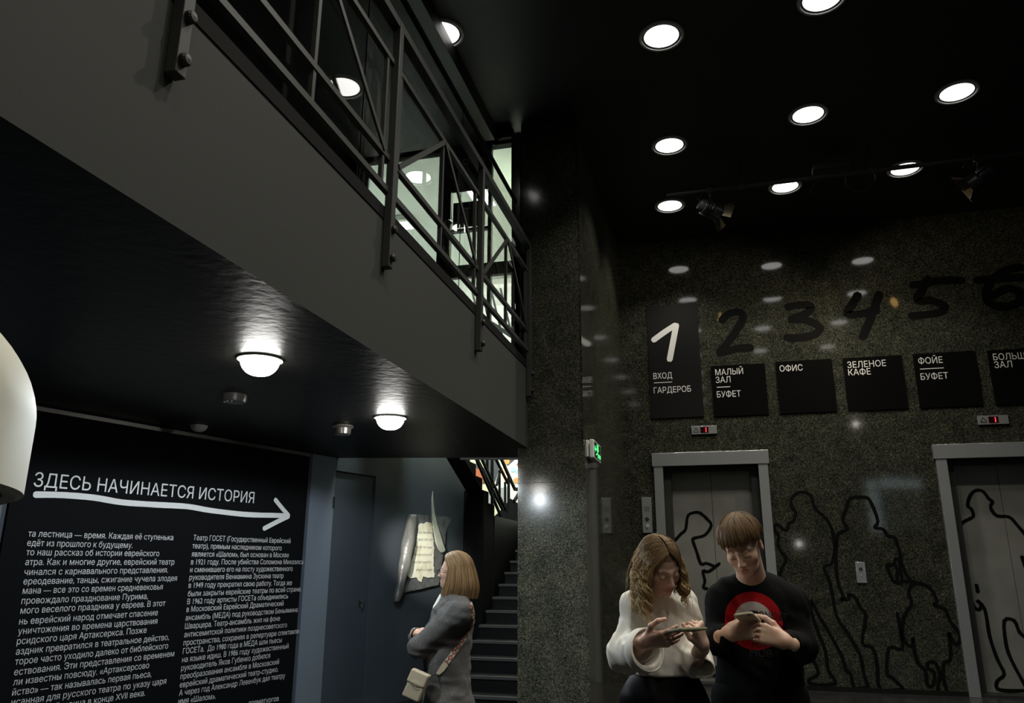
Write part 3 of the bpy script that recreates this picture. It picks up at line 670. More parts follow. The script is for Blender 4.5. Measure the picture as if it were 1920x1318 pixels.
# ---- lift indicators and call panels
def seg_one(mb, x, z, h, y):
    mb.box((x-h*.08, y-.002, z-h*.45), (x+h*.08, y, z-.01*h)); mb.box((x-h*.08, y-.002, z+.06*h), (x+h*.08, y, z+h*.45))
m_red = mat('red_lit_digit', (.3, 0, 0), .4, emit=(1, .04, .06), es=2.2)
for (xa, ya, xb, yb, lb, arrow) in ((1296, 797, 1345, 815, 'steel lift floor indicator with a red 1 over the left lift', True), (1832, 778, 1893, 796, 'steel lift floor indicator with a red 1 over the right lift', False)):
    a, b_ = PL(xa, ya, .03), PL(xb, yb, .03); z0, z1 = min(a.z, b_.z), max(a.z, b_.z); zc = (z0+z1)/2; h = .115
    e = empty('lift_indicator', ((a.x+b_.x)/2, YS, zc), lb, 'lift indicator', 'lift floor indicators')
    MB().box((a.x, YS-.03, zc-h/2), (b_.x, YS-.001, zc+h/2)).build('indicator_plate', M['inox'], e, bevel=.003)
    L = b_.x-a.x
    d = MB().box((a.x+L*.35, YS-.032, zc-h*.36), (a.x+L*.67, YS-.03, zc+h*.36)).build('display', mat('dark_red_display', (.02, .001, .001), .2), e)
    sb = MB(); seg_one(sb, a.x+L*.57, zc, h*.6, YS-.032); sb.build('lit_digit', m_red, d)
    tb = MB(); cx_ = a.x+L*.18
    for p, q in (((cx_-.035, zc-.028), (cx_, zc+.036)), ((cx_, zc+.036), (cx_+.035, zc-.028)), ((cx_-.035, zc-.028), (cx_+.035, zc-.028))):
        tb.bar((p[0], YS-.031, p[1]), (q[0], YS-.031, q[1]), .008, .003, up=(0, 1, 0))
    tb.build('bell_symbol', M['steel_black'], e)
def panel(name, quad, label, dots, grille):
    q = [PL(*c, .03) for c in quad]; x0, x1 = (q[0].x+q[3].x)/2, (q[1].x+q[2].x)/2; zt_, zb = (q[0].z+q[1].z)/2, (q[2].z+q[3].z)/2
    e = empty(name, ((x0+x1)/2, YS, zb), label, 'call panel')
    MB().box((x0, YS-.022, zb), (x1, YS-.001, zt_)).build('panel_plate', M['inox'], e, bevel=.003)
    for t, r_, mt in dots:
        MB().lathe([(.001, YS-.030), (r_*.8, YS-.030), (r_, YS-.022)], ((x0+x1)/2, 0, zb+(zt_-zb)*t), 20, 'y').build('call_button', mt, e)
    if grille:
        gb = MB()
        for i in range(6):
            for j in range(5): gb.box(((x0+x1)/2+(j-2)*.016-.004, YS-.0235, zb+(zt_-zb)*(.6+i*.024)), ((x0+x1)/2+(j-2)*.016+.004, YS-.022, zb+(zt_-zb)*(.6+i*.024)+.006))
        gb.build('speaker_grille', M['steel_black'], e)
panel('lift_call_panel', ((1203,932),(1221,932),(1223.5,999),(1205,999)), 'tall steel call panel with speaker grille left of the left lift', ((.385, .028, M['steel_black']), (.185, .028, M['grey_plastic'])), True)
panel('lift_call_panel', ((1604,1053),(1623,1054),(1625,1093),(1607,1093)), 'small steel call panel on the granite between the two lifts', ((.66, .022, M['steel_black']), (.38, .006, m_rim)), False)

# ---- illuminated exit sign on the pier return
XE = X_PIL1+.104
ea, eb = P(0, XE, 1113, 823), P(0, XE, 1126, 833)
ya, yb = ea.y, eb.y; zt_ = ea.z; zb = P(0, XE, 1113, 857).z
e = empty('exit_sign', (X_PIL1, (ya+yb)/2, zb), 'small green lit exit sign fixed to the polished side of the granite pillar', 'exit sign')
MB().box((X_PIL1+.022, ya, zb+.01), (X_PIL1+.05, yb, zt_-.005)).build('back_box', M['white_plastic'], e, bevel=.006)
MB().box((X_PIL1+.06, ya, zb), (XE, yb, zt_)).build('sign_housing', M['white_plastic'], e, bevel=.008)
MB().box((X_PIL1+.001, ya+.05, zb+.05), (X_PIL1+.061, yb-.05, zt_-.05)).build('sign_gap', M['matt_black'], e)
L, H_ = yb-ya, zt_-zb
MB().box((XE, ya+L*.07, zb+H_*.08), (XE+.002, yb-L*.07, zt_-H_*.08)).build('sign_face', mat('dark_green_sign_face', (.004, .02, .007), .3), e)
eb_ = MB(); xf = XE+.002
def eq(y0_, z0_, y1_, z1_): eb_.box((xf, ya+L*y0_, zb+H_*z0_), (xf+.0015, ya+L*y1_, zb+H_*z1_))
def es_(pts, w_): stroke(eb_, [(xf, ya+L*p, zb+H_*q) for p, q in pts], w_*H_, (1, 0, 0), .0012)
for q in ((.40,.52,.44,.86),(.40,.82,.62,.86),(.58,.52,.62,.86)): eq(*q)                      # door
es_([(.50,.70),(.50,.55),(.46,.42)], .09); es_([(.46,.42),(.56,.32),(.52,.16)], .07); es_([(.46,.42),(.38,.3),(.28,.26)], .07)
es_([(.50,.62),(.60,.54),(.66,.58)], .06); es_([(.50,.62),(.42,.54),(.36,.58)], .06); eq(.47,.72,.54,.79)
es_([(.10,.55),(.30,.55)], .10); es_([(.10,.55),(.18,.68)], .08); es_([(.10,.55),(.18,.42)], .08)   # arrow
es_([(.62,.34),(.90,.34)], .09); eq(.66,.18,.70,.30); eq(.76,.14,.80,.30); eq(.86,.2,.9,.30)
eb_.build('running_figure', mat('lit_green_pictogram', (0, .2, .03), .4, emit=(.08, 1, .22), es=1.6), e)

# ================================================================== lighting pipe with two theatre spots
pa, pb = P(1, 8.9, 1249.5, 367), P(1, 8.9, 1990, 272)
zc = (pa.z+P(1, 8.9, 1700, 308).z)/2
pipe = empty('lighting_pipe', (2, 8.9, zc), 'long black lighting pipe hung under the ceiling along the granite wall', 'lighting pipe')
MB().tube([(pa.x, 8.9, pa.z), (6.6, 8.9, pa.z+(6.6-pa.x)*.012)], .027, 14).build('pipe_tube', M['steel_grey'], pipe, smooth=True)
def zp(x): return pa.z+(x-pa.x)*.012
for x in (.55, 2.0, 4.2, 6.0):
    MB().box((x-.012, 8.89, zp(x)+.02), (x+.012, 8.91, Z_CEIL)).box((x-.03, 8.865, zp(x)-.035), (x+.03, 8.935, zp(x)+.03)).build('hanger', M['steel_grey'], pipe)
MB().box((1.37, 8.82, zp(1.4)+.07), (1.79, 8.98, zp(1.4)+.13)).build('junction_box', M['steel_grey'], pipe)
cb = MB()
for i in range(14):
    pass
cb.tube(catmull([(1.72, 8.9, zp(1.7)-.02), (1.73, 8.92, zp(1.7)-.14), (1.86, 8.93, zp(1.7)-.23), (2.02, 8.92, zp(1.7)-.14), (2.03, 8.9, zp(1.7)-.02)], 5), .006, 6)
cb.tube(catmull([(1.47, 8.9, zp(1.4)-.02), (1.35, 8.92, zp(1.4)-.10), (1.32, 8.9, zp(1.3)-.2)], 5), .005, 6)
cb.build('cable_loop', M['steel_black'], pipe, smooth='all')
m_lens = mat('glowing_warm_lens', (.8, .6, .2), .3, emit=(1, .62, .18), es=5)
m_tin = mat('dark_tin_barn_door', (.13, .105, .07), .35, .8)
def theatre_spot(name, x, label, yaw, tilt, k):
    e = empty(name, (x, 8.9, zp(x)), label, 'spotlight', 'theatre spotlights on the pipe')
    MB().box((-.03, -.035, -.05), (.03, .035, .035)).tube([(0, 0, -.04), (0, 0, -.11)], .012, 8).build('clamp', M['steel_black'], e, origin=(0, 0, 0))
    q = Matrix.Rotation(yaw, 3, 'Z') @ Matrix.Rotation(tilt, 3, 'X')
    c = Vector((0, 0, -.30))
    def T(v): return tuple(q @ Vector(v)+c)
    yk = MB(); yk.tube([T((-.15, 0, 0)), tuple(Vector(T((-.15, 0, 0)))*.35+Vector((0, 0, -.12))), (0, 0, -.10), tuple(Vector(T((.15, 0, 0)))*.35+Vector((0, 0, -.12))), T((.15, 0, 0))], .014, 6)
    yk.build('yoke', M['steel_black'], e, origin=(0, 0, 0))
    bd = MB().lathe([(.001, -.2), (.07, -.19), (.095, -.15), (.105, -.02), (.115, .02), (.118, .14), (.105, .15)], n=24, axis='y')
    for i in range(5): bd.lathe([(.104+.002*i, -.12+i*.025), (.118, -.115+i*.025), (.104+.002*i, -.108+i*.025)], n=24, axis='y')
    bd.v = [T(v) for v in bd.v]; bd.build('lamp_housing', mat('black_lamp_housing', (.02, .02, .02), .35), e, smooth=30, origin=(0, 0, 0))
    ln = MB().lathe([(.001, .128), (.06, .126), (.095, .12)], n=24, axis='y'); ln.v = [T(v) for v in ln.v]; ln.build('lens', m_lens, e, smooth='all', origin=(0, 0, 0))
    for i in range(4):
        a = i*math.pi/2; f_ = MB(); ca, sa = math.cos(a), math.sin(a)
        pts = [(-.075, .145, .105), (.075, .145, .105), (.11, .24, .20), (-.11, .24, .20)]
        f_.poly([T((p[0]*ca-p[2]*sa, p[1], p[0]*sa+p[2]*ca)) for p in pts], tuple((q @ Vector((-sa, -.3, ca)))*.003))
        f_.build('barn_door', m_tin, e, origin=(0, 0, 0))
    e.scale = (.86, .86, .86)
    l = bpy.data.lights.new(name, 'SPOT'); l.energy = 150*k; l.color = (1, .88, .66); l.spot_size = math.radians(75); l.spot_blend = .7; l.shadow_soft_size = .05
    o = bpy.data.objects.new('lamp', l); COL.objects.link(o); o.parent = e; o.location = T((0, .2, 0))
    o.rotation_euler = (q @ Vector((0, 1, 0))).to_track_quat('-Z', 'Y').to_euler()
    cbl = MB().tube(catmull([T((-.02, -.18, .05)), T((-.06, -.24, .12)), (-.16, .02, -.12), (-.1, .0, 0)], 5), .006, 6)
    cbl.build('power_cable', M['steel_black'], e, smooth='all', origin=(0, 0, 0))
    return e
theatre_spot('theatre_spotlight', P(1, 8.9, 1330, 352).x, 'black theatre spotlight with tin barn doors at the left end of the pipe', math.radians(-62), math.radians(-22), 1)
theatre_spot('theatre_spotlight', P(1, 8.9, 1830, 292).x, 'black theatre spotlight with glowing barn doors at the right end of the pipe', math.radians(62), math.radians(-25), 1)

# ================================================================== scroll artwork on the skewed wall
def CS(x, y): return (720+x/5.49, 910+y/5.49)
sc = empty('scroll_artwork', W(1.9, 1.2), 'grey curled sheet with cream Hebrew parchment and pale quill on the dark wall', 'wall artwork')
def sheet(pts, out, thick, seed, wav):
    """ragged sheet from an outline of photo points, lying out metres off the wall"""
    rnd = random.Random(seed); ol = []
    for i in range(len(pts)):
        a, b2 = np.array(pts[i]), np.array(pts[(i+1) % len(pts)]); n = max(2, int(np.hypot(*(b2-a))/10))
        for j in range(n): t = j/n; ol.append(a+(b2-a)*t+np.array([rnd.uniform(-wav, wav), rnd.uniform(-wav, wav)]))
    return [PW(*CS(*p), out) for p in ol]
bs = MB().poly(sheet([(265,295),(400,305),(560,318),(650,322),(694,350),(650,430),(632,490),(626,640),(600,760),(560,1025),(470,1042),(380,1068),(300,1082),(200,1105),(150,1090),(205,780),(240,500)], .04, .004, 1, 3), WN*.004)
bs.build('grey_sheet', noise_mix(mat('grey_felt_sheet', (.1, .1, .1), .8), 9, [(.3, (.085, .09, .095)), (.7, (.17, .175, .18))]), sc)
# rolled left edge: a tapering tube down the side
ax0, ax1 = PW(*CS(292, 300), .06), PW(*CS(128, 1195), .09)
vs, fs = [], []; NS, NA = 40, 22
for i in range(NS+1):
    t = i/NS; c = ax0.lerp(ax1, t)+WN*(.02*math.sin(t*3)); R = .052+.035*math.sin(math.pi*min(1, t*1.25))*(1-.35*t)+.004*math.sin(t*23); R *= (1 if t < .97 else .9)
    for k_ in range(NA):
        a = 2*math.pi*k_/NA*1.0; rr = R*(1+.05*math.sin(3*a+t*7)); vs.append(c+WD*rr*math.cos(a)+WN*rr*math.sin(a)*.85)
for i in range(NS):
    for k_ in range(NA-1): fs.append((i*NA+k_, i*NA+k_+1, (i+1)*NA+k_+1, (i+1)*NA+k_))
ro = MB().add(vs, fs).build('rolled_edge', noise_mix(mat('grey_leather_roll', (.25, .25, .24), .38, bump=(9, .6, .02)), 8, [(.3, (.055, .057, .06)), (.7, (.19, .19, .18))], stretch=(1, 1, .3)), sc, smooth='all')
sd = ro.modifiers.new('thickness', 'SOLIDIFY'); sd.thickness = .006
pc = MB().poly(sheet([(358,398),(380,385),(405,395),(430,380),(460,378),(485,392),(496,420),(502,520),(515,640),(508,800),(518,945),(450,950),(400,935),(388,992),(360,985),(330,945),(270,958),(236,925),(258,850),(300,730),(330,600),(350,480)], .055, .003, 5, 4), WN*.003)
pa_ = pc.build('parchment', noise_mix(mat('cream_parchment', (.75, .68, .48), .7), 6, [(.3, (.62, .54, .34)), (.5, (.90, .87, .72))], detail=6), sc)
hb = MB()
for t, a, b2 in (('ןואל הלאו םיאיבנה', (358,486), (498,486)), ('םשפנב רוכזלו הנחמ', (350,556), (502,560)), ('לארשי לכל רמאיו', (330,634), (496,640)), ('לא וברקיו םילכהמ ולא', (310,713), (492,715)), ('ךלמה ינפל םיאבה לכ', (286,791), (490,790)), ('םלועל ויה םיבושח', (330,870), (498,868))):
    put_text(hb, t, PW(*CS(*a),   .0585), PW(*CS(*b2), .0585), .027, WN, lift=.0008, center=True)
hb.build('hebrew_lettering', mat('brown_black_ink', (.05, .035, .025), .8), pa_)
ql = MB().poly([PW(*CS(*p), .085) for p in ((497,55),(492,90),(484,150),(483,230),(487,310),(496,390),(510,490),(530,590),(555,655),(580,688),(598,692),(626,668),(600,590),(572,500),(540,400),(520,310),(505,200),(499,110))], WN*.012)
ql.build('quill', noise_mix(mat('pale_quill', (.55, .56, .48), .5), 12, [(.3, (.42, .44, .37)), (.7, (.6, .6, .52))]), sc, bevel=.003)
qs = MB()
for x, y in ((505, 300), (560, 600)): qs.tube([PW(*CS(x, y), .0), PW(*CS(x, y), .086)], .006, 6)
qs.build('mount_pin', M['steel_black'], sc)

# ================================================================== mural and railing in the stairwell
mu = empty('mural', (-2.6, 13.19, 1.9), 'bright patchwork mural of white, orange and blue shapes at the back of the stairwell', 'mural')
rnd = random.Random(4)
MB().box((-4.24, 13.17, z_l), (X_PIL0-.02, 13.195, 5.2)).build('mural_ground', mat('white_mural_ground', (.78, .77, .72), .6), mu)

mcol = [mat('mural_'+n, c, .6) for n, c in (('orange', (.72, .32, .10)), ('peach', (.80, .52, .36)), ('sky', (.45, .58, .72)), ('cream', (.78, .72, .5)), ('charcoal', (.06, .06, .065)), ('rust', (.45, .12, .05)), ('grey', (.36, .36, .35)))]
def CM(x, y): return (720+x/5.99, 840+y/5.99)
def mpoly(mi, pts, nm, o_=.0):
    MB().poly([P(1, 13.165-o_, *CM(*p)) for p in pts], (0, .004, 0)).build(nm, mcol[mi], mu)
MB().poly([P(1, 13.155, 720+x/5.99, 840+y/5.99) for x, y in ((1000,900),(1000,760),(1240,765),(1310,700),(1420,565),(1560,655),(1560,900))], (0, .004, 0)).build('mural_dark_base', M['matt_black'], mu)  # dark polygon laid over the lower part of the mural
def mdisc(mi, c, r_, nm, o_=.002): mpoly(mi, [(c[0]+r_*math.cos(a*.524), c[1]+r_*math.sin(a*.524)) for a in range(12)], nm, o_)
mpoly(4, [(1380,200),(1435,40),(1540,40),(1490,110),(1400,190)], 'dark_patch'); mpoly(2, [(1490,60),(1560,60),(1560,170),(1490,170)], 'blue_patch')
mpoly(5, [(1490,172),(1560,175),(1560,215),(1490,200)], 'rust_patch'); mpoly(2, [(1470,235),(1560,250),(1560,300),(1480,280)], 'blue_patch', .001)
mdisc(0, (1375,150), 36, 'orange_disc'); mdisc(0, (1487,365), 33, 'orange_disc'); mdisc(2, (1450,240), 30, 'blue_disc')
mpoly(1, [(1310,205),(1345,215),(1400,380),(1360,400),(1320,300)], 'peach_patch'); mpoly(6, [(1140,60),(1300,60),(1310,330),(1180,420),(1120,300)], 'grey_patch'); mpoly(4, [(1090,130),(1280,130),(1290,260),(1240,390),(1150,400),(1100,250)], 'dark_patch', .003)
mpoly(6, [(1160,480),(1400,430),(1400,650),(1240,760),(1160,640)], 'grey_patch', .002); mpoly(3, [(1230,620),(1330,590),(1340,700),(1240,780)], 'cream_patch', .004)
mpoly(4, [(900,90),(1060,90),(1150,400),(1000,420)], 'dark_patch', .002); mpoly(3, [(930,100),(1030,110),(1030,185),(935,160)], 'cream_patch', .004); mpoly(5, [(1020,220),(1100,250),(1130,330),(1105,420),(1020,340)], 'red_patch', .004)
mpoly(3, [(1095,400),(1200,420),(1200,510),(1095,480)], 'cream_patch', .004); mpoly(3, [(1070,120),(1110,120),(1135,220),(1095,220)], 'cream_patch', .004)
sr = empty('stair_balustrade', (-2.93, 10.5, z_l), 'black slanting balustrade on the upper stair flight in front of the bright mural', 'railing')
xb = -2.90
def PX(x, y): return P(0, xb, *CM(x, y))
for nm, a, b2, w_ in (('handrail', (1290,60), (1470,465), .05), ('upper_bar', (1040,110), (1330,690), .035), ('upper_bar', (1090,110), (1370,700), .03), ('lower_bar', (1010,60), (1310,760), .035), ('middle_bar', (1250,110), (1390,395), .03)):
    MB().bar(PX(*a), PX(*b2), .03, w_).build(nm, M['matt_black'], sr)
MB().bar(PX(1470,462), P(0, -2.2, *CM(1560, 468)), .03, .05).build('level_handrail', M['matt_black'], sr)
for nm, a, b2, w_ in (('baluster', (1215,90), (1215,640), .05), ('baluster', (1400,330), (1400,740), .05), ('baluster', (1298,250), (1298,560), .02), ('baluster', (1360,380), (1360,640), .02), ('brace', (1265,420), (1310,240), .025), ('brace', (1540,470), (1460,600), .05), ('baluster', (1160,60), (1160,250), .03)):
    MB().bar(PX(*a), PX(*b2), .03, w_).build(nm, M['matt_black'], sr)

# ================================================================== large white dome lamp at the left edge
k_ = .62/.35; lc = Vector((-.76*k_, .24*k_, 0))
dl = empty('dome_pendant_lamp', (lc.x, lc.y, CAMZ+.05*k_), 'large cream white dome lampshade hanging at the left edge', 'pendant lamp')
R = .35*k_
pf = [(R*.985, .0), (R, .004), (R, .055*k_)]
for i in range(1, 29):
    a = i/28*math.pi/2; pf.append((R*(1-.75*(1-math.cos(a))), .055*k_+.135*k_*math.sin(a)))
pf.append((.03, .196*k_))
pf2 = [(R*.985, 0), (R*.96, .004), (R*.955, .06*k_)]+[(r_*.955, z-.01) for r_, z in pf[3:]]
sh = MB().lathe(pf, n=96).lathe(pf2, n=96); sh.build('lampshade', mat('cream_lampshade', (.62, .61, .50), .6), dl, smooth=50, origin=(0, 0, 0))
MB().tube([(0, 0, .19*k_), (0, 0, Z_CEIL-CAMZ-.05*k_)], .008, 8).lathe([(.001, .22*k_), (.04, .21*k_), (.045, .19*k_)], n=20).build('cord', M['steel_black'], dl, origin=(0, 0, 0))
# ================================================================== soft solids: fields, blending and meshing
def V3(p): return np.array((p[0], p[1], p[2]), np.float32)
def rotm(yaw=0, pitch=0, roll=0):
    """yaw about z, then pitch about x, then roll about y (degrees) - columns are the local axes"""
    q = Matrix.Rotation(math.radians(yaw), 3, 'Z') @ Matrix.Rotation(math.radians(roll), 3, 'Y') @ Matrix.Rotation(math.radians(pitch), 3, 'X')
    return np.array(q, np.float32)
class Fld:
    """a list of blended primitives; each knows its bounding ball so far points skip it"""
    def __init__(s): s.ops = []
    def cap(s, a, b, ra, rb=None, k=.02, op='u', flat=None):
        a, b = V3(a), V3(b); rb = ra if rb is None else rb; ab = b-a; L2 = max(float(ab@ab), 1e-9)
        if flat is None:
            def f(p):
                t = np.clip((p-a)@ab/L2, 0, 1); q = p-a-t[:, None]*ab
                return np.sqrt((q*q).sum(1))-(ra+(rb-ra)*t)
        else:                              # flat = (axis vector, factor): squash across that axis
            ax = V3(flat[0]); ax = ax/np.linalg.norm(ax); fc = flat[1]
            def f(p):
                t = np.clip((p-a)@ab/L2, 0, 1); q = p-a-t[:, None]*ab; w = q@ax; q = q+np.outer(w/fc-w, ax)
                return (np.sqrt((q*q).sum(1))-(ra+(rb-ra)*t))*(fc if fc < 1 else 1)
        s.ops.append((op, k, f)); return s
    def ell(s, c, r, R=None, k=.02, op='u'):
        c = V3(c); r = V3(r); R = np.eye(3, dtype=np.float32) if R is None else R
        def f(p):
            q = (p-c)@R; a = q/r; k0 = np.sqrt((a*a).sum(1))+1e-9; b = a/r; k1 = np.sqrt((b*b).sum(1))+1e-9
            return k0*(k0-1)/k1
        s.ops.append((op, k, f)); return s
    def box(s, c, hsz, R=None, rnd=.004, k=.004, op='u'):
        c = V3(c); hs = V3(hsz)-rnd; R = np.eye(3, dtype=np.float32) if R is None else R
        def f(p):
            q = np.abs((p-c)@R)-hs; return np.sqrt((np.maximum(q, 0)**2).sum(1))+np.minimum(q.max(1), 0)-rnd
        s.ops.append((op, k, f)); return s
    def plane(s, o, n, k=.004, op='s'):   # removes what lies on the +n side
        o, n = V3(o), V3(n); n = n/np.linalg.norm(n)
        s.ops.append((op, k, lambda p: -((p-o)@n))); return s
    def fn(s, f, op='d', k=0): s.ops.append((op, k, f)); return s
    def __call__(s, p):
        d = np.full(len(p), 1e3, np.float32)
        for op, k, f in s.ops:
            if op == 'd': d = d+f(p); continue
            e = f(p).astype(np.float32)
            if op == 'u':
                h = np.clip(.5+.5*(d-e)/k, 0, 1); d = d+(e-d)*h-k*h*(1-h)
            elif op == 's':
                e = -e; h = np.clip(.5-.5*(d-e)/k, 0, 1); d = d+(e-d)*h+k*h*(1-h)
        return d
def mesh_field(F, lo, hi, h, name):
    """surface nets over the blocks that touch the surface -> a smooth closed mesh"""
    lo = np.array(lo, np.float32); n = np.ceil((np.array(hi)-lo)/h).astype(int); B = 8
    nb = np.ceil(n/B).astype(int); n = nb*B
    ii = np.stack(np.meshgrid(*[np.arange(q) for q in nb], indexing='ij'), -1).reshape(-1, 3)
    cen = lo+(ii*B+B/2)*h
    dv = np.concatenate([F(c.astype(np.float32)) for c in np.array_split(cen, max(1, len(cen)//200000))])
    ii = ii[np.abs(dv) < B*h*1.25+.004]
    off = np.stack(np.meshgrid(*[np.arange(B+1)]*3, indexing='ij'), -1).reshape(-1, 3)
    ids, pos, vals = [], [], []
    N1 = (n+1).astype(np.int64)
    cor = np.array([(x, y, z) for x in (0, 1) for y in (0, 1) for z in (0, 1)])
    edges = [(a, b) for a in range(8) for b in range(a+1, 8) if np.abs(cor[a]-cor[b]).sum() == 1]
    signs = {}
    keys, sg = [], []
    for ch in np.array_split(ii, max(1, len(ii)//400)):
        if not len(ch): continue
        smp = (ch[:, None, :]*B+off[None]).reshape(-1, 3)
        v = F((lo+smp*h).astype(np.float32)).reshape(len(ch), B+1, B+1, B+1)
        c8 = np.stack([v[:, x:x+B, y:y+B, z:z+B] for x, y, z in cor], -1)         # (b,B,B,B,8)
        ins = c8 < 0; mix = ins.any(-1) & ~ins.all(-1)
        w_ = np.argwhere(mix)
        if not len(w_): continue
        cv = c8[mix]; acc = np.zeros((len(w_), 3), np.float32); cnt = np.zeros(len(w_), np.float32)
        for a, b in edges:
            m_ = (cv[:, a] < 0) != (cv[:, b] < 0); t = np.where(m_, cv[:, a]/(cv[:, a]-cv[:, b]+1e-12), 0)
            acc += np.where(m_[:, None], cor[a]+(cor[b]-cor[a])*t[:, None], 0); cnt += m_
        cell = ch[w_[:, 0]]*B+w_[:, 1:]
        pos.append(lo+(cell+acc/cnt[:, None])*h); ids.append((cell[:, 0]*N1[1]+cell[:, 1])*N1[2]+cell[:, 2]); sg.append(cv[:, [0, 1, 2, 4]] < 0); keys.append(cell)
    pos = np.concatenate(pos); ids = np.concatenate(ids); sg = np.concatenate(sg)
    order = np.argsort(ids); ids, pos, sg = ids[order], pos[order], sg[order]
    st_ = {0: N1[1]*N1[2], 1: N1[2], 2: 1}
    quads = []
    for ax, col in ((0, 3), (1, 2), (2, 1)):
        u_, v_ = [(1, 2), (2, 0), (0, 1)][ax]
        m_ = sg[:, 0] != sg[:, col]; base = ids[m_]; flip = sg[m_, 0]
        q = np.stack([base, base-st_[u_], base-st_[u_]-st_[v_], base-st_[v_]], 1)
        j = np.searchsorted(ids, q); j = np.minimum(j, len(ids)-1); ok = (ids[j] == q).all(1)
        j = j[ok]; fl_ = flip[ok]; j = np.where(fl_[:, None], j, j[:, ::-1]); quads.append(j)
    q = np.concatenate(quads)
    me = bpy.data.meshes.new(name)
    me.vertices.add(len(pos)); me.vertices.foreach_set('co', pos.astype(np.float32).ravel())
    me.loops.add(len(q)*4); me.loops.foreach_set('vertex_index', q.astype(np.int32).ravel())
    me.polygons.add(len(q)); me.polygons.foreach_set('loop_start', np.arange(0, len(q)*4, 4, dtype=np.int32))
    me.update(calc_edges=True); me.validate(); me.shade_smooth()
    return me, pos
def folds(amp, fr, dirv, seed=0, warp=.6):
    """soft cloth folds: warped waves"""
    rs = np.random.RandomState(seed); dv = V3(dirv); dv = dv/np.linalg.norm(dv)
    w1 = rs.normal(size=(3, 3)).astype(np.float32); w1 = w1/np.linalg.norm(w1, axis=1)[:, None]; ph = rs.uniform(0, 6.28, 6)
    def f(p):
        wv = warp*(np.sin(p@w1[0]*fr*.55+ph[0])+.6*np.sin(p@w1[1]*fr*.9+ph[1]))
        s_ = np.sin(p@dv*fr+wv*2+ph[2])
        return -amp*(s_*.7+.3*np.sin(p@w1[2]*fr*1.7+ph[3]+wv))*(.6+.4*np.sin(p@w1[0]*fr*.35+ph[4]))
    return f
def add_attr(me, name, vals):
    at = me.attributes.new(name, 'FLOAT', 'POINT'); at.data.foreach_set('value', np.asarray(vals, np.float32))
def skin_mat(name, base, lip, brow):
    """skin with lips, brows and a little redness placed by attributes of the mesh"""
    m_ = mat(name, base, .48, Subsurface_Weight=.12, Subsurface_Scale=.01); nt, lk, b = nodes(m_)
    last = nt.new('ShaderNodeRGB'); last.outputs[0].default_value = (*base, 1); out = last.outputs[0]
    for at, col in (('blush', (base[0]*.95, base[1]*.62, base[2]*.55)), ('lip', lip), ('brow', brow)):
        a = nt.new('ShaderNodeAttribute'); a.attribute_name = at; mx = nt.new('ShaderNodeMix'); mx.data_type = 'RGBA'
        lk.new(a.outputs['Fac'], mx.inputs[0]); lk.new(out, mx.inputs[6]); mx.inputs[7].default_value = (*col, 1); out = mx.outputs[2]
    lk.new(out, b.inputs['Base Color']); return m_
def hair_mat(name, dark, light, tip=None):
    m_ = mat(name, dark, .52, spec=.22); nt, lk, b = nodes(m_)
    g = nt.new('ShaderNodeNewGeometry'); r_ = ramp(nt, [(0, dark), (1, light)]); lk.new(g.outputs['Random Per Island'], r_.inputs['Fac']); out = r_.outputs['Color']
    if tip:
        a = nt.new('ShaderNodeAttribute'); a.attribute_name = 'along'; mx = nt.new('ShaderNodeMix'); mx.data_type = 'RGBA'
        lk.new(a.outputs['Fac'], mx.inputs[0]); lk.new(out, mx.inputs[6]); mx.inputs[7].default_value = (*tip, 1); out = mx.outputs[2]
    lk.new(out, b.inputs['Base Color']); return m_
class Locks:
    """many tapered hair locks in one mesh, each with its own 'along' value from root to tip"""
    def __init__(s): s.v, s.f, s.al, s.n = [], [], [], 0
    def add(s, pts, r, flat=.55, n=5, taper=.25, root=.6):
        P_ = np.asarray(pts, float); m_ = len(P_); t = np.gradient(P_, axis=0); t /= np.linalg.norm(t, axis=1)[:, None]+1e-9
        ref = np.array((.3, .2, .93)); nx = np.cross(t, ref); nx /= np.linalg.norm(nx, axis=1)[:, None]+1e-9; ny = np.cross(t, nx)
        al = np.linspace(0, 1, m_); rr = r*np.minimum(1, root+(1-root)*al*5)*np.where(al > .55, 1-(1-taper)*((al-.55)/.45)**1.5, 1)
        ang = np.arange(n)*2*math.pi/n
        ring = P_[:, None]+(nx[:, None]*np.cos(ang)[None, :, None]+ny[:, None]*np.sin(ang)[None, :, None]*flat)*rr[:, None, None]
        s.v.append(ring.reshape(-1, 3)); s.al.append(np.repeat(al, n))
        i, k = np.meshgrid(np.arange(m_-1), np.arange(n), indexing='ij'); i, k = i.ravel(), k.ravel(); k2 = (k+1) % n
        s.f.append(s.n+np.stack([i*n+k, i*n+k2, (i+1)*n+k2, (i+1)*n+k], 1)); s.n += m_*n
    def build(s, name, mt, parent, off):
        me = bpy.data.meshes.new(name); v = np.concatenate(s.v).astype(np.float32)-np.array(off, np.float32); q = np.concatenate(s.f).astype(np.int32)
        me.vertices.add(len(v)); me.vertices.foreach_set('co', v.ravel()); me.loops.add(len(q)*4); me.loops.foreach_set('vertex_index', q.ravel())
        me.polygons.add(len(q)); me.polygons.foreach_set('loop_start', np.arange(0, len(q)*4, 4, dtype=np.int32)); me.update(calc_edges=True); me.shade_smooth()
        add_attr(me, 'along', np.concatenate(s.al)); return link(name, me, mt, parent)

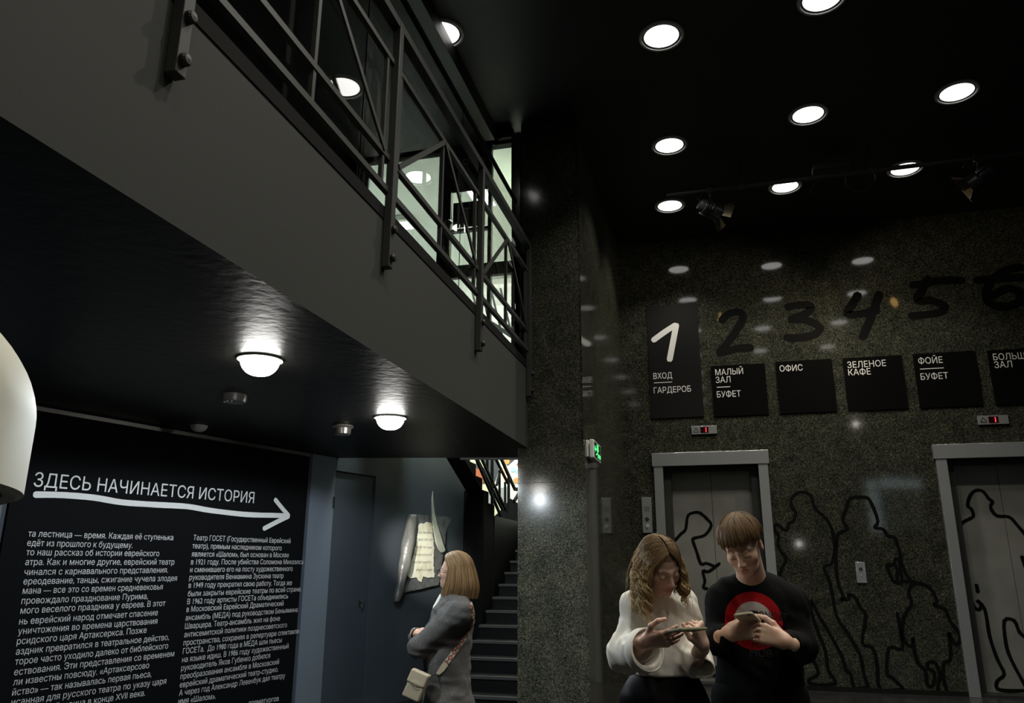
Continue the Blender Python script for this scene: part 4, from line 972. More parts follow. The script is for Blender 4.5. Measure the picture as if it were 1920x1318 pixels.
# ------------------------------------------------------------------ anatomy
class Head:
    """c = middle of the head, R = its axes (x: viewer's right when it faces the camera, -y: face, z: up), s = size"""
    def __init__(s, c, R, size=1.0, fem=0.0, cap=1.0): s.c, s.R, s.s, s.fem, s.cap = V3(c), R, size, fem, cap
    def at(s, x, y, z): return s.c+s.R@(np.array((x, y, z), np.float32)*s.s)
    def field(s, F):
        A, R, q, fm = s.at, s.R, s.s, s.fem
        def E(c, r, k=.02, op='u', RR=None): F.ell(A(*c), [v*q for v in r], R if RR is None else RR, k*q, op)
        def Cp(a, b, ra, rb=None, k=.012, op='u'): F.cap(A(*a), A(*b), ra*q, (ra if rb is None else rb)*q, k*q, op)
        E((0, .017, .035), (.073, .092, .083), .01); E((0, -.028, -.028), (.057, .060, .078), .03)
        E((0, -.043, -.074), (.044-.004*fm, .040, .032), .03); E((0, -.074, -.096), (.017-.003*fm, .015, .014), .025)
        for x in (-1, 1):
            E((.040*x, -.056, -.024), (.020, .019, .017), .03); Cp((.006*x, -.081, .015), (.042*x, -.067, .020), .0068-.002*fm, .006, .018)
            E((.030*x, -.095, -.002), (.0165, .012, .0105), .012, 's'); E((.0305*x, -.0735, -.003), (.0150, .0125, .0115), .006)
            E((.0105*x, -.094, -.037), (.0078, .010, .0072), .006)
            E((.076*x, .012, -.008), (.0075, .019, .031), .006, 'u', R @ rotm(14*x, 12, 0)); E((.0835*x, .006, -.006), (.004, .010, .017), .005, 's')
        Cp((0, -.082, .010), (0, -.1045, -.031), .0072, .0105, .010); E((0, -.103, -.034), (.0095, .009, .0085), .006)
        Cp((-.017, -.0835, -.0605), (.017, -.0835, -.0605), .0048, None, .006); Cp((-.006, -.0875, -.0595), (.006, -.0875, -.0595), .005, None, .006)
        Cp((-.013, -.0845, -.0715), (.013, -.0845, -.0715), .0062+.001*fm, None, .006)
        Cp((-.021, -.0905, -.0655), (.021, -.0905, -.0655), .0016, None, .004, 's')
    def neck(s, F, base, r0=.052, r1=.060):
        F.cap(s.at(0, .022, -.055), base, r0*s.s, r1*s.s, .025)
    def paint(s, pos):
        l = (pos-s.c)@s.R/s.s; x, y, z = np.abs(l[:, 0]), l[:, 1], l[:, 2]
        lip = np.clip(1.15-((x/.0225)**2+((z+.0655)/.0125)**2), 0, 1)**.5*(y < -.070)
        zb = .019+.35*np.clip(x-.012, 0, .02)-.6*np.clip(x-.034, 0, .03)
        brow = np.clip(1.3-((z-zb)/.0042)**2, 0, 1)*((x > .011) & (x < .049))*(y < -.055)
        ze = -.0085-.12*np.clip(x-.018, 0, .03); lash = np.clip(1.3-((z-ze)/.0028)**2, 0, 1)*((x > .017) & (x < .045))*(y < -.07)
        bl = np.exp(-(((x-.042)/.018)**2+((z+.03)/.02)**2))*(y < -.03)+.9*np.exp(-((x/.011)**2+((z+.036)/.012)**2))*(y < -.09)+.8*(x > .073)
        scp = (((l[:, 0]/.080)**2+((y-.016)/.101)**2+((z-.032)/.092)**2) > .55)*(z > np.where(y < -.03, .062, np.where(y < .03, .030, -.055)))*(x < .0775)
        return np.clip(lip, 0, 1)*.8, np.clip(np.maximum(np.maximum(brow*.8, lash*.95), scp*s.cap), 0, 1), np.clip(bl, 0, 1)*.26
def hand(F, wrist, d, back, thumb, curl, sc=1.0, spread=1.0, tcurl=(20, 25), topen=42, k=.006, flen=(.071, .080, .074, .058)):
    """a hand: d along the palm, back = normal of its back, thumb = side of the thumb; curl = per finger (knuckle, middle, tip) degrees"""
    d = V3(d)/np.linalg.norm(V3(d)); b = V3(back); b = b-d*(b@d); b /= np.linalg.norm(b); t = np.cross(b, d); t = t if t@V3(thumb) > 0 else -t
    w = V3(wrist); M_ = lambda x, y, z: w+(d*x+t*y+b*z)*sc
    tips = []
    F.cap(M_(-.03, 0, 0), M_(.008, 0, .0), .026*sc, .025*sc, .012, flat=(b, .78))
    for y0, y1, r in ((.018, .029, .0145), (.008, .010, .0155), (-.004, -.010, .015), (-.015, -.028, .0135)):
        F.cap(M_(.008, y0, 0), M_(.084, y1, .002), r*sc, r*.86*sc, .012)
    F.ell(M_(.035, .022, -.010), [.030*sc, .017*sc, .016*sc], np.stack([d, t, b], 1), .012)
    for i, (y, L) in enumerate(zip((.029, .010, -.010, -.028), flen)):
        p = M_(.086-(.004, 0, .003, .010)[i], y, .003); a = 0; dirn = d+t*(.10*(1.2-i)*.5*spread); dirn = dirn/np.linalg.norm(dirn)
        r0 = (.0092, .0094, .009, .0078)[i]
        for j, (fr, cv) in enumerate(zip((.46, .30, .24), curl[i])):
            a += math.radians(cv); q = dirn*math.cos(a)-b*math.sin(a); e = p+q*(L*fr*sc)
            F.cap(p, e, (r0-.0008*j)*sc, (r0-.0008*(j+1))*sc, .004); p = e
        tips.append(p)
    a = math.radians(topen); p = M_(.022, .028, -.008); q = d*math.cos(a)+t*math.sin(a)-b*.25; q /= np.linalg.norm(q)
    for j, (L, r, cv) in enumerate(((.042, .0128, 0), (.034, .0112, tcurl[0]), (.028, .0098, tcurl[1]))):
        a -= math.radians(cv); q = d*math.cos(a)+t*math.sin(a)-b*(.25+.12*j); q /= np.linalg.norm(q); e = p+q*L*sc
        F.cap(p, e, r*sc, (r-.0014)*sc, .006); p = e
    tips.append(p); return tips
def person(name, loc, label):
    return empty(name, loc, label, 'person')
def finish(F, lo, hi, h, name, mt, parent, heads=(), smooth_it=0):
    me, pos = mesh_field(F, lo, hi, h, name)
    if heads:
        L = np.zeros((3, len(pos)), np.float32)
        for hd in heads: L = np.maximum(L, np.array(hd.paint(pos)))
        for nm, vv in zip(('lip', 'brow', 'blush'), L): add_attr(me, nm, vv)
    off = np.array(parent.location, np.float32) if parent is not None else np.zeros(3, np.float32)
    me.vertices.foreach_set('co', (pos-off).astype(np.float32).ravel()); me.update()
    return link(name, me, mt, parent)
# ================================================================== the three people
def J(x, y, Y): return V3(P(1, Y, x, y))
from mathutils.bvhtree import BVHTree
def bvh_of(o):
    me = o.data; n = len(me.vertices); co = np.empty(n*3, np.float32); me.vertices.foreach_get('co', co)
    off = np.array(o.parent.location if o.parent else (0, 0, 0), np.float32)
    return BVHTree.FromPolygons([Vector(c) for c in (co.reshape(-1, 3)+off)], [tuple(p.vertices) for p in me.polygons])
HS = (.079, .099, .090); HC = (0, .016, .032)          # scalp ellipsoid of a head
def scalp(hd, a, th, lift=0.0):
    a, th = math.radians(a), math.radians(th)
    return hd.at(HC[0]+(HS[0]+lift)*math.sin(th)*math.sin(a), HC[1]-(HS[1]+lift)*math.sin(th)*math.cos(a), HC[2]+(HS[2]+lift)*math.cos(th))
def proj_scalp(hd, q, lift):
    l = (hd.R.T@(np.asarray(q, np.float32)-hd.c))/hd.s-np.array(HC); k = math.sqrt(sum((l[i]/(HS[i]+lift))**2 for i in range(3)))
    return hd.at(*(np.array(HC)+l/k))
def comb(hd, s, e, lift0, lift1, n=9):
    """points from s to e following the scalp"""
    return [proj_scalp(hd, s*(1-t)+e*t, lift0+(lift1-lift0)*t) for t in np.linspace(0, 1, n)]
SKIN = skin_mat('skin_fair', (.56, .37, .27), (.50, .20, .17), (.16, .10, .065))
SKIN2 = skin_mat('skin_rosy', (.58, .38, .29), (.52, .20, .18), (.22, .14, .08))
m_black_leather = mat('black_leather_shoe', (.01, .01, .01), .35)
def legs(pn, x, Y, zh, gap, yaw, mt_tr, r_h=.155, body=None, kind='trousers'):
    """legs for the body and trousers over them; yaw = facing in degrees (0: towards -y)"""
    q = rotm(yaw); c = np.array((x, Y, 0), np.float32); Lw = lambda a, b, z: c+q@np.array((a, b, 0), np.float32)+np.array((0, 0, z), np.float32)
    t = Fld(); fwd = q@np.array((0, -1, 0), np.float32)
    for s_ in (-1, 1):
        hp, kn, an = Lw(s_*gap*.8, 0, zh-.06), Lw(s_*gap, -.02, zh*.53), Lw(s_*gap, .02, .09)
        body.cap(hp, kn, .078, .052, .03).cap(kn, an, .050, .034, .02).cap(an, Lw(s_*gap, -.12, .05), .034, .026, .02)
        t.cap(hp, kn, .098, .072, .03).cap(kn, an, .072, .060, .02)
        so = Fld().cap(Lw(s_*gap, .05, .045), Lw(s_*gap, -.15, .04), .048, .042, .02).cap(an, Lw(s_*gap, .02, .05), .05, .048, .02).plane((0, 0, .002), (0, 0, -1)).plane((0, 0, .125), (0, 0, 1))
        lo = Lw(s_*gap, 0, 0)-.27; finish(so, lo, lo+np.array((.54, .54, .45)), .008, 'shoe', m_black_leather, pn)
    t.cap(Lw(-.05, 0, zh), Lw(.05, 0, zh), r_h*.86, None, .05, flat=(fwd, .80)).plane(Lw(0, 0, .07), (0, 0, -1)).plane(Lw(0, 0, zh+.12), (0, 0, 1))
    t.fn(folds(.004, 38, (.2, .3, 1), 5))
    return t, c

# ------------------------------------------------------------------ man in the black sweatshirt
def build_man():
    Y = 3.60
    pn = person('person', (J(1427, 1300, Y)[0], Y, 0), 'man in a black sweatshirt with a round red and white print, looking at his phone')
    hd = Head(J(1392, 1024, 3.47), rotm(-17, 32, -7), .975)
    B = Fld(); hd.field(B); nb = J(1411, 1098, 3.62); hd.neck(B, nb, .054, .066)
    SL, SR = J(1358, 1124, 3.62), J(1480, 1131, 3.64); EL, ER = J(1345, 1200, 3.56), J(1503, 1214, 3.58); WL, WR = J(1364, 1190, 3.34), J(1472, 1203, 3.35)
    hip = J(1427, 1330, 3.64); ch = J(1418, 1155, 3.65); fwd = np.array((0, -1, 0), np.float32)
    B.cap(SL, SR, .055, None, .05).ell(ch, (.155, .095, .15), k=.05).cap(ch, hip, .14, .14, .05, flat=(fwd, .65))
    for S, E_, W_ in ((SL, EL, WL), (SR, ER, WR)): B.cap(S, E_, .048, .042, .03).cap(E_, W_, .042, .029, .02)
    # hands
    hand(B, WR, (-.93, -.12, .33), (.25, -.95, .10), (0, 0, 1), ((38, 48, 25), (34, 46, 24), (32, 44, 22), (30, 42, 20)), 1.0, tcurl=(18, 20), topen=38)
    hand(B, WL, (.93, -.10, .26), (-.2, -.93, -.28), (0, 0, 1), ((20, 38, 25), (30, 40, 25), (35, 45, 25), (38, 45, 25)), 1.0, tcurl=(25, 25), topen=8)
    m_tr = mat('black_trousers', (.0035, .0035, .0035), .9, spec=.08)
    tr, c0 = legs(pn, hip[0], 3.64, .92, .10, 0, m_tr, .17, B)
    finish(B, (-.26, 3.05, 0), (.66, 3.95, 1.75), .003, 'body', SKIN, pn, (hd,))
    finish(tr, c0+np.array((-.3, -.3, 0)), c0+np.array((.3, .3, 1.1)), .008, 'trousers', m_tr, pn)
    # sweatshirt
    S = Fld(); S.cap(SL, SR, .060, None, .05).ell(ch, (.182, .125, .17), k=.06).cap(ch, hip, .178, .178, .05, flat=(fwd, .66)).cap(nb, SL, .058, .056, .04).cap(nb, SR, .058, .056, .04)
    for Sh, E_, W_ in ((SL, EL, WL), (SR, ER, WR)):
        W2_ = E_+(W_-E_)*.80; S.cap(Sh, E_, .066, .060, .035).cap(E_, W2_, .060, .047, .025).cap(E_+(W_-E_)*.74, E_+(W_-E_)*.92, .043, .040, .008)
    S.fn(folds(.0055, 42, (.25, .1, 1), 3)).fn(folds(.003, 85, (.7, .2, .7), 8))
    S.plane(hip+np.array((0, 0, -.10)), (0, 0, -1))
    nk = nb+np.array((-.004, -.025, .052)); S.ell(nk+np.array((-.012, -.015, .03)), (.072, .073, .050), rotm(0, 22, 0), .003, 's')
    red, wht, drk = (.30, .008, .010), (.36, .33, .295), (.009, .012, .022)
    m_sw = mat('black_sweatshirt_with_print', (.0042, .0042, .0044), .9, spec=.08, bump=(500, .3, .001)); nt, lk, b = nodes(m_sw)
    pc_ = J(1413, 1164, 3.52)-np.array(pn.location, np.float32)
    tc = nt.new('ShaderNodeTexCoord'); sx = nt.new('ShaderNodeSeparateXYZ'); lk.new(tc.outputs['Object'], sx.inputs[0])
    def mth(op, a_, b_=None):
        q = nt.new('ShaderNodeMath'); q.operation = op
        for i_, v_ in enumerate((a_, b_)):
            if v_ is None: continue
            if isinstance(v_, (int, float)): q.inputs[i_].default_value = v_
            else: lk.new(v_, q.inputs[i_])
        return q.outputs[0]
    dx, dz = mth('SUBTRACT', sx.outputs['X'], float(pc_[0])), mth('SUBTRACT', sx.outputs['Z'], float(pc_[2]))
    rr = mth('SQRT', mth('ADD', mth('MULTIPLY', dx, dx), mth('MULTIPLY', dz, dz)))
    rp = ramp(nt, [(0, drk), (.041/.3, wht), (.0755/.3, red), (.114/.3, (.0042, .0042, .0044))]); rp.color_ramp.interpolation = 'CONSTANT'
    lk.new(mth('DIVIDE', rr, .3), rp.inputs['Fac']); front = mth('LESS_THAN', sx.outputs['Y'], float(3.62-pn.location.y)); mx = nt.new('ShaderNodeMix'); mx.data_type = 'RGBA'
    lk.new(front, mx.inputs[0]); mx.inputs[6].default_value = (.007, .007, .0072, 1); lk.new(rp.outputs['Color'], mx.inputs[7]); lk.new(mx.outputs[2], b.inputs['Base Color'])
    sw = finish(S, (-.30, 3.05, .72), (.72, 3.95, 1.62), .0045, 'sweatshirt', m_sw, pn)
    bv = bvh_of(sw)
    def on_chest(mb):
        out = []
        for v in mb.v:
            h_ = bv.ray_cast(Vector((v[0], 3.0, v[2])), Vector((0, 1, 0))); out.append((v[0], (h_[0].y if h_[0] is not None else v[1])-.0015, v[2]))
        mb.v = out; return mb
    for t, a, b_, h_, mt in (('MONCLER', (1412, 1158), (1478, 1165), .030, mat('dark_print_letters', (.008, .011, .02), .7)),
                             ('MONC', (1408, 1196), (1447, 1199), .030, None), ('MON', (1411, 1214), (1440, 1216), .020, mat('faint_grey_print_letters', (.013, .012, .013), .8)), ('MOB', (1407, 1232), (1449, 1234), .032, None)):
        tb = MB(); put_text(tb, t, J(*a, 3.5), J(*b_, 3.5), h_, (0, -1, 0), lift=0)
        mt_p = mt or mt_p; on_chest(tb).build('print_lettering', mt_p, pn)
    # hair
    rnd = random.Random(11); H = Locks(); w0 = scalp(hd, 170, 22, .012)
    for i in range(3200):
        a = rnd.uniform(-180, 180); aa = abs(a)
        te = 80+rnd.uniform(-6, 3)-6*max(0, a-5)/43 if aa < 48 else (86+rnd.uniform(-6, 5) if aa < 78 else (80+rnd.uniform(-4, 4) if aa < 102 else 88+.5*(aa-102)+rnd.uniform(-8, 8)))
        tf = math.sin(a*.21)*4+math.sin(a*.53+1)*3; e = scalp(hd, a+rnd.uniform(-5, 5)+tf+(10 if aa < 60 else 0), te+1.5*math.sin(a*.33), .010); s = w0*(1-(f_ := rnd.uniform(0, .62)))+scalp(hd, a, te, .01)*f_
        lf = rnd.uniform(.004, .020); pts = comb(hd, s, e, lf, lf*.75+.003, 9)
        H.add(pts, rnd.uniform(.0013, .0027), .6, 4, .25)
    H.build('hair', hair_mat('short_brown_hair', (.075, .044, .020), (.18, .112, .054)), pn, pn.location)
    # phone
    return pn, hd
def phone(name, c, ax, up, L, Wd, T, label, mt_case):
    """ax = long axis, up = towards the screen"""
    e = empty(name, c, label, 'phone'); ax = Vector(ax).normalized(); up = Vector(up); up = (up-ax*up.dot(ax)).normalized(); sd = up.cross(ax)
    m_ = Matrix((ax, sd, up)).transposed().to_4x4(); e.rotation_euler = m_.to_euler(); e.location = c
    def rb(l, w_, z0, z1, r): 
        mb = MB(); pts = []
        for cx_, cy_, a0 in ((1, 1, 0), (-1, 1, 90), (-1, -1, 180), (1, -1, 270)):
            for k_ in range(6):
                a = math.radians(a0+k_*18); pts.append((cx_*(l/2-r)+r*math.cos(a), cy_*(w_/2-r)+r*math.sin(a), z0))
        return mb.poly(pts, (0, 0, z1-z0))
    rb(L, Wd, -T/2, T/2, .010).build('phone_case', mt_case, e, origin=(0, 0, 0), bevel=.0025)
    rb(L-.008, Wd-.008, T/2, T/2+.0006, .008).build('screen', mat('dark_phone_screen', (.01, .01, .012), .08, emit=(.6, .7, .8), es=.06), e, origin=(0, 0, 0))
    MB().lathe([(.001, -T/2-.0012), (.006, -T/2-.0012), (.0065, -T/2)], (L/2-.016, Wd/2-.016, 0), 14).build('camera_lens', m_black_leather, e, origin=(0, 0, 0))
    return e

# ------------------------------------------------------------------ young woman in the white blouse
def build_blonde():
    Y = 3.38
    pn = person('person', (J(1245, 1300, Y)[0], Y, 0), 'young woman with long wavy blonde hair in a loose white blouse, looking at her phone')
    hd = Head(J(1238, 1060, 3.22), rotm(32, 34, -10), .90, 1.0)
    B = Fld(); hd.field(B); nb = J(1233, 1122, 3.37); hd.neck(B, nb, .047, .055)
    SL, SR = J(1198, 1137, 3.30), J(1277, 1130, 3.45); EL, ER = J(1172, 1226, 3.24), J(1304, 1242, 3.38); WL, WR = J(1210, 1204, 3.07), J(1317, 1207, 3.17)
    ch, wa, hip = J(1240, 1160, 3.39), J(1246, 1250, 3.40), J(1246, 1325, 3.40); fwd = rotm(32)@np.array((0, -1, 0), np.float32)
    B.cap(SL, SR, .047, None, .05).cap(ch, wa, .096, .088, .05, flat=(fwd, .72)).cap(wa, hip, .10, .115, .05, flat=(fwd, .8))
    for S, E_, W_ in ((SL, EL, WL), (SR, ER, WR)): B.cap(S, E_, .040, .035, .03).cap(E_, W_, .036, .0245, .02)
    hand(B, WL, (.90, -.30, .20), (-.05, -.80, -.62), (0, .3, 1), ((8, 12, 8), (10, 12, 8), (12, 14, 8), (14, 16, 10)), .93, tcurl=(34, 32), topen=46)
    hand(B, WR, (-.16, -.50, .82), (.85, -.50, -.10), (-.6, -.5, .5), ((62, 55, 30), (66, 56, 30), (70, 58, 30), (74, 58, 30)), .88, tcurl=(25, 30), topen=28)
    m_tr = mat('black_leather_trousers', (.003, .003, .003), .55, spec=.08)
    tr, c0 = legs(pn, hip[0], 3.40, .90, .085, 25, m_tr, .165, B)
    finish(B, (-.62, 2.85, 0), (.2, 3.75, 1.68), .003, 'body', SKIN2, pn, (hd,))
    tr.cap(J(1246, 1250, 3.40), hip, .118, .150, .05, flat=(fwd, .8)).plane(J(1246, 1244, 3.4), (0, 0, 1)); tr.fn(folds(.006, 46, (.4, .2, .9), 9))
    finish(tr, c0+np.array((-.3, -.3, 0)), c0+np.array((.3, .3, 1.25)), .0065, 'trousers', m_tr, pn)
    # blouse: loose body and wide open sleeves
    S = Fld(); hem = J(1247, 1250, 3.40)
    S.cap(SL, SR, .054, None, .05).cap(ch, hem, .122, .138, .06, flat=(fwd, .76)).cap(nb+np.array((0, 0, -.02), np.float32), SL, .05, .052, .04).cap(nb+np.array((0, 0, -.02), np.float32), SR, .05, .055, .04)
    cL, cR = J(1213, 1219, 3.09), J(1309, 1236, 3.30)
    S.cap(SL, EL, .056, .068, .03).cap(EL, cL+(cL-EL)*.25, .068, .064, .025)
    S.cap(SR, J(1302, 1212, 3.42), .052, .052, .03).cap(J(1302, 1212, 3.42), cR+np.array((.004, -.01, -.02), np.float32), .052, .056, .02)
    S.fn(lambda p: -.0035).fn(folds(.0095, 27, (.85, .2, .45), 2, .9)).fn(folds(.005, 62, (.9, .3, .25), 6, .8)).fn(folds(.0022, 120, (.7, .2, .7), 15))
    nL = cL-EL; nL /= np.linalg.norm(nL); S.plane(cL, nL)
    S.plane(J(1247, 1264, 3.4), (0, 0, -1), .012)
    # hollow the cuffs
    S.cap(EL+(cL-EL)*.55, cL+nL*.08, .050, .060, .006, 's'); S.cap(J(1309, 1228, 3.33), cR+np.array((.016, -.05, -.05), np.float32), .030, .050, .006, 's')
    S.ell(nb+np.array((.008, -.020, .048), np.float32), (.056, .054, .036), rotm(25, 22, 0), .008, 's')
    m_bl = mat('white_cotton_blouse', (.74, .71, .63), .8, spec=.2, bump=(420, .35, .0012), Subsurface_Weight=.05, Subsurface_Scale=.01)
    bl = finish(S, (-.66, 2.85, .85), (.22, 3.75, 1.52), .0042, 'blouse', m_bl, pn)
    # turned-back cuff on the near sleeve
    cu_m = MB(); u1 = np.cross(nL, (0, 0, 1)); u1 /= np.linalg.norm(u1); u2 = np.cross(nL, u1); vs, fs = [], []; n_ = 40
    for j, (o_, r_) in enumerate(((-.050, .0745), (-.046, .0765), (.006, .0735), (.008, .0700), (-.03, .062))):
        for k_ in range(n_):
            a = 2*math.pi*k_/n_; rr = r_*(1+.03*math.sin(3*a+1)); vs.append(cL+nL*o_+(u1*math.cos(a)*.92+u2*math.sin(a)*1.06)*rr)
    for j in range(4):
        for k_ in range(n_): k2 = (k_+1) % n_; fs.append((j*n_+k_, j*n_+k2, (j+1)*n_+k2, (j+1)*n_+k_))
    cu_m.add(vs, fs).build('cuff', m_bl, pn, smooth='all')
    # hair: clumps of wavy locks from a centre parting
    rnd = random.Random(5); H = Locks()
    for s_ in (-1, 1):
        for g in range(34):
            f_ = g/33; a = 52+f_*128+rnd.uniform(-6, 6); yp = -.066+.10*min(1, f_*1.3)
            ph, amp, wl = rnd.uniform(0, 6.28), rnd.uniform(.006, .012), rnd.uniform(.05, .075)
            ln = rnd.uniform(.15, .205) if a < 110 else rnd.uniform(.13, .19)
            if s_ > 0: ln *= .86
            for i in range(38):
                s = hd.at(s_*.002, yp+rnd.uniform(-.012, .012), .118); s = proj_scalp(hd, s, .002); aj = s_*(a+rnd.gauss(0, 3.6)); l1 = rnd.uniform(.003, .012)
                e = scalp(hd, aj, 88+rnd.uniform(-4, 8), l1); k0 = rnd.uniform(0, .35); s = s*(1-k0)+e*k0
                pts = comb(hd, s, e, .001+.005*rnd.random(), l1, 9); tan = pts[-1]-pts[-2]; tan /= np.linalg.norm(tan); p = pts[-1]; L_ = ln*rnd.uniform(.8, 1.08); n2 = 20
                out = np.array((e-hd.c)); out[2] = 0; out /= np.linalg.norm(out)+1e-6; sd = np.array((-out[1], out[0], 0)); pj = ph+rnd.gauss(0, .35); base = p.copy()
                for j in range(1, n2+1):
                    t = j/n2; dv = tan*(1-min(1, t*2.2))+np.array((0, 0, -1))*min(1, .35+t*2.2)+out*(.30*(1-t)-.12*t); base = base+dv/np.linalg.norm(dv)*L_/n2
                    am = amp*min(1, t*2.5)*(1+.5*t); w_ = 2*math.pi*t*L_/wl+pj
                    pts.append(base+sd*am*math.sin(w_)+out*am*.8*math.cos(w_)+np.array((rnd.uniform(-1, 1), rnd.uniform(-1, 1), 0))*.0008)
                H.add(pts, rnd.uniform(.0013, .0026), .6, 4, .3, .5)
    for i in range(60):                      # small fly-away strands
        a = rnd.uniform(60, 180)*rnd.choice((-1, 1)); p = scalp(hd, a, 85, .02); pts = [scalp(hd, a, t, .012) for t in (25, 55, 85)]
        for j in range(8): p = p+np.array((rnd.uniform(-.008, .008)+.004*np.sign(a), rnd.uniform(-.006, .006), -.024)); pts.append(p)
        H.add(catmull(pts, 2), .0011, 1, 4)
    H.build('hair', hair_mat('wavy_blonde_hair', (.13, .08, .038), (.30, .20, .10), (.52, .38, .19)), pn, pn.location)
    return pn, hd

# ------------------------------------------------------------------ woman in the grey coat at the scroll
def build_coat_woman():
    Y = 5.02
    pn = person('person', (J(842, 1300, Y)[0], Y, 0), 'woman with a straight auburn bob and glasses in a grey wool coat, arms crossed')
    hd = Head(J(851, 1071, Y), rotm(-93, -3, 3), .97, 1.0)
    B = Fld(); hd.field(B); nb = J(862, 1118, Y+.01); hd.neck(B, nb, .048, .058)
    SN, SF = J(864, 1150, Y-.155), J(852, 1146, Y+.19); EN, EF = J(785, 1213, Y-.19), J(792, 1208, Y+.17); WN_, WF = J(806, 1196, Y+.05), J(778, 1187, Y-.04)
    ch, wa, hip = J(848, 1165, Y), J(838, 1245, Y), J(840, 1325, Y); fwd = rotm(-90)@np.array((0, -1, 0), np.float32)
    B.cap(SN, SF, .05, None, .05).cap(ch, wa, .15, .135, .05, flat=(fwd, .68)).cap(wa, hip, .135, .155, .05, flat=(fwd, .75))
    for S, E_, W_ in ((SN, EN, WN_), (SF, EF, WF)): B.cap(S, E_, .045, .040, .03).cap(E_, W_, .040, .027, .02)
    hand(B, WN_, (.35, .85, .2), (-.9, .2, .3), (0, 0, 1), ((15, 20, 10),)*4, .92)
    hand(B, WF, (.55, -.35, .12), (-.62, -.35, .62), (0, .5, 1), ((22, 30, 20),)*4, .78, topen=20)
    m_tr = mat('dark_trousers', (.01, .01, .012), .9, spec=.1)
    tr, c0 = legs(pn, hip[0], Y, .85, .09, -90, m_tr, .15, B)
    finish(B, (-2.35, 4.5, 0), (-1.35, 5.6, 1.68), .0036, 'body', SKIN2, pn, (hd,))
    finish(tr, c0+np.array((-.3, -.3, 0)), c0+np.array((.3, .3, 1.05)), .009, 'trousers', m_tr, pn)
    S = Fld(); low = J(842, 1420, Y)
    S.cap(SN, SF, .070, None, .06).cap(ch, wa, .198, .182, .06, flat=(fwd, .70)).cap(wa, hip, .178, .20, .06, flat=(fwd, .72)).cap(hip, low, .20, .205, .05, flat=(fwd, .74))
    S.cap(nb, SN, .060, .066, .04).cap(nb, SF, .060, .066, .04)
    for S_, E_, W_, f_ in ((SN, EN, WN_, .86), (SF, EF, WF, .80)): S.cap(S_, E_, .076, .066, .035).cap(E_, E_+(W_-E_)*f_, .064, .052, .02)
    S.fn(folds(.007, 34, (.35, .2, .9), 12)).fn(folds(.004, 70, (.6, -.2, .7), 4))
    S.plane(low, (0, 0, -1)); S.ell(nb+np.array((-.04, 0, .035), np.float32), (.062, .075, .05), rotm(0, 0, -35), .01, 's')
    S.ell(J(820, 1126, Y-.03), (.062, .12, .058), rotm(0, 0, 30), .012, 's')
    S.box(J(803, 1150, Y)+np.array((-.02, 0, 0), np.float32), (.03, .006, .20), None, .002, .006, 's')       # front opening
    m_c = mat('grey_wool_coat', (.12, .12, .118), .95, spec=.15); noise_mix(m_c, 330, [(.30, (.030, .030, .031)), (.5, (.075, .075, .074)), (.70, (.17, .17, .166))], detail=6)
    coat = finish(S, (-2.45, 4.45, .30), (-1.3, 5.65, 1.50), .005, 'coat', m_c, pn)
    # white collar
    C_ = Fld(); C_.cap(nb+np.array((-.005, 0, -.012), np.float32), nb+np.array((-.040, -.02, .030), np.float32), .066, .064, .01).cap(J(836, 1120, Y-.05), J(822, 1140, Y-.05), .046, .034, .02).cap(J(836, 1120, Y+.05), J(822, 1140, Y+.05), .046, .034, .02).plane(J(838, 1112, Y), (-.1, 0, 1)).fn(folds(.003, 60, (.2, .8, .4), 3))
    finish(C_, nb-.2, nb+.16, .004, 'white_collar', mat('white_collar_cloth', (.72, .74, .66), .8), pn)
    # bob
    rnd = random.Random(3); H = Locks(); zb = J(860, 1121, Y)[2]
    for i in range(3000):
        f_ = rnd.random(); s_ = rnd.choice((-1, 1)); a = 82+f_*100; yp = -.055+.095*min(1, f_*1.2)
        s = proj_scalp(hd, hd.at(s_*.002+.012, yp+rnd.uniform(-.01, .01), .118), .008); l1 = rnd.uniform(.010, .026)
        e = scalp(hd, s_*(a+rnd.uniform(-4, 4)), 86+rnd.uniform(-3, 5), l1); k0 = rnd.uniform(0, .5) if rnd.random() < .5 else 0; s = s*(1-k0)+e*k0
        pts = comb(hd, s, e, .008+.006*rnd.random(), l1, 9); out = np.array(e-hd.c); out[2] = 0; out /= np.linalg.norm(out)+1e-6
        p = pts[-1]; zt_ = zb+rnd.uniform(-.004, .012)+.022*max(0, (105-a)/30)
        for j in range(1, 9):
            t = j/8; q = p.copy(); q[2] = p[2]+(zt_-p[2])*t; q = q+out*(.042*math.sin(t*1.9)*(.30+.70*f_))-out*.012*max(0, t-.7)/.3+np.array((-.045, 0, 0))*t*t*max(0, 1-f_*2.2); pts.append(q)
        H.add(pts, rnd.uniform(.0014, .003), .6, 4, .5, .6)
    H.build('hair', hair_mat('straight_auburn_hair', (.11, .064, .028), (.30, .20, .098)), pn, pn.location)
    # glasses
    g = MB()
    for s_ in (-1, 1):
        g.tube([hd.at(s_*.032+.024*math.cos(a), -.099, -.004+.019*math.sin(a)) for a in np.linspace(0, 2*math.pi, 24)], .0022, 6, caps=False)
        g.tube([hd.at(s_*.056, -.097, .004), hd.at(s_*.076, -.06, .006), hd.at(s_*.079, .01, .004)], .002, 6)
    g.tube([hd.at(-.009, -.1, 0), hd.at(0, -.104, .003), hd.at(.009, -.1, 0)], .002, 6)
    g.build('glasses', mat('dark_glasses_frame', (.01, .01, .012), .2), pn, smooth='all')
    bracelet = MB().tube([WF+np.array((.006*0, 0, 0))+(.033*math.cos(a))*np.array((.3, .2, .9))+(.033*math.sin(a))*np.array((.2, .93, -.25)) for a in np.linspace(0, 2*math.pi, 20)], .004, 6, caps=False)
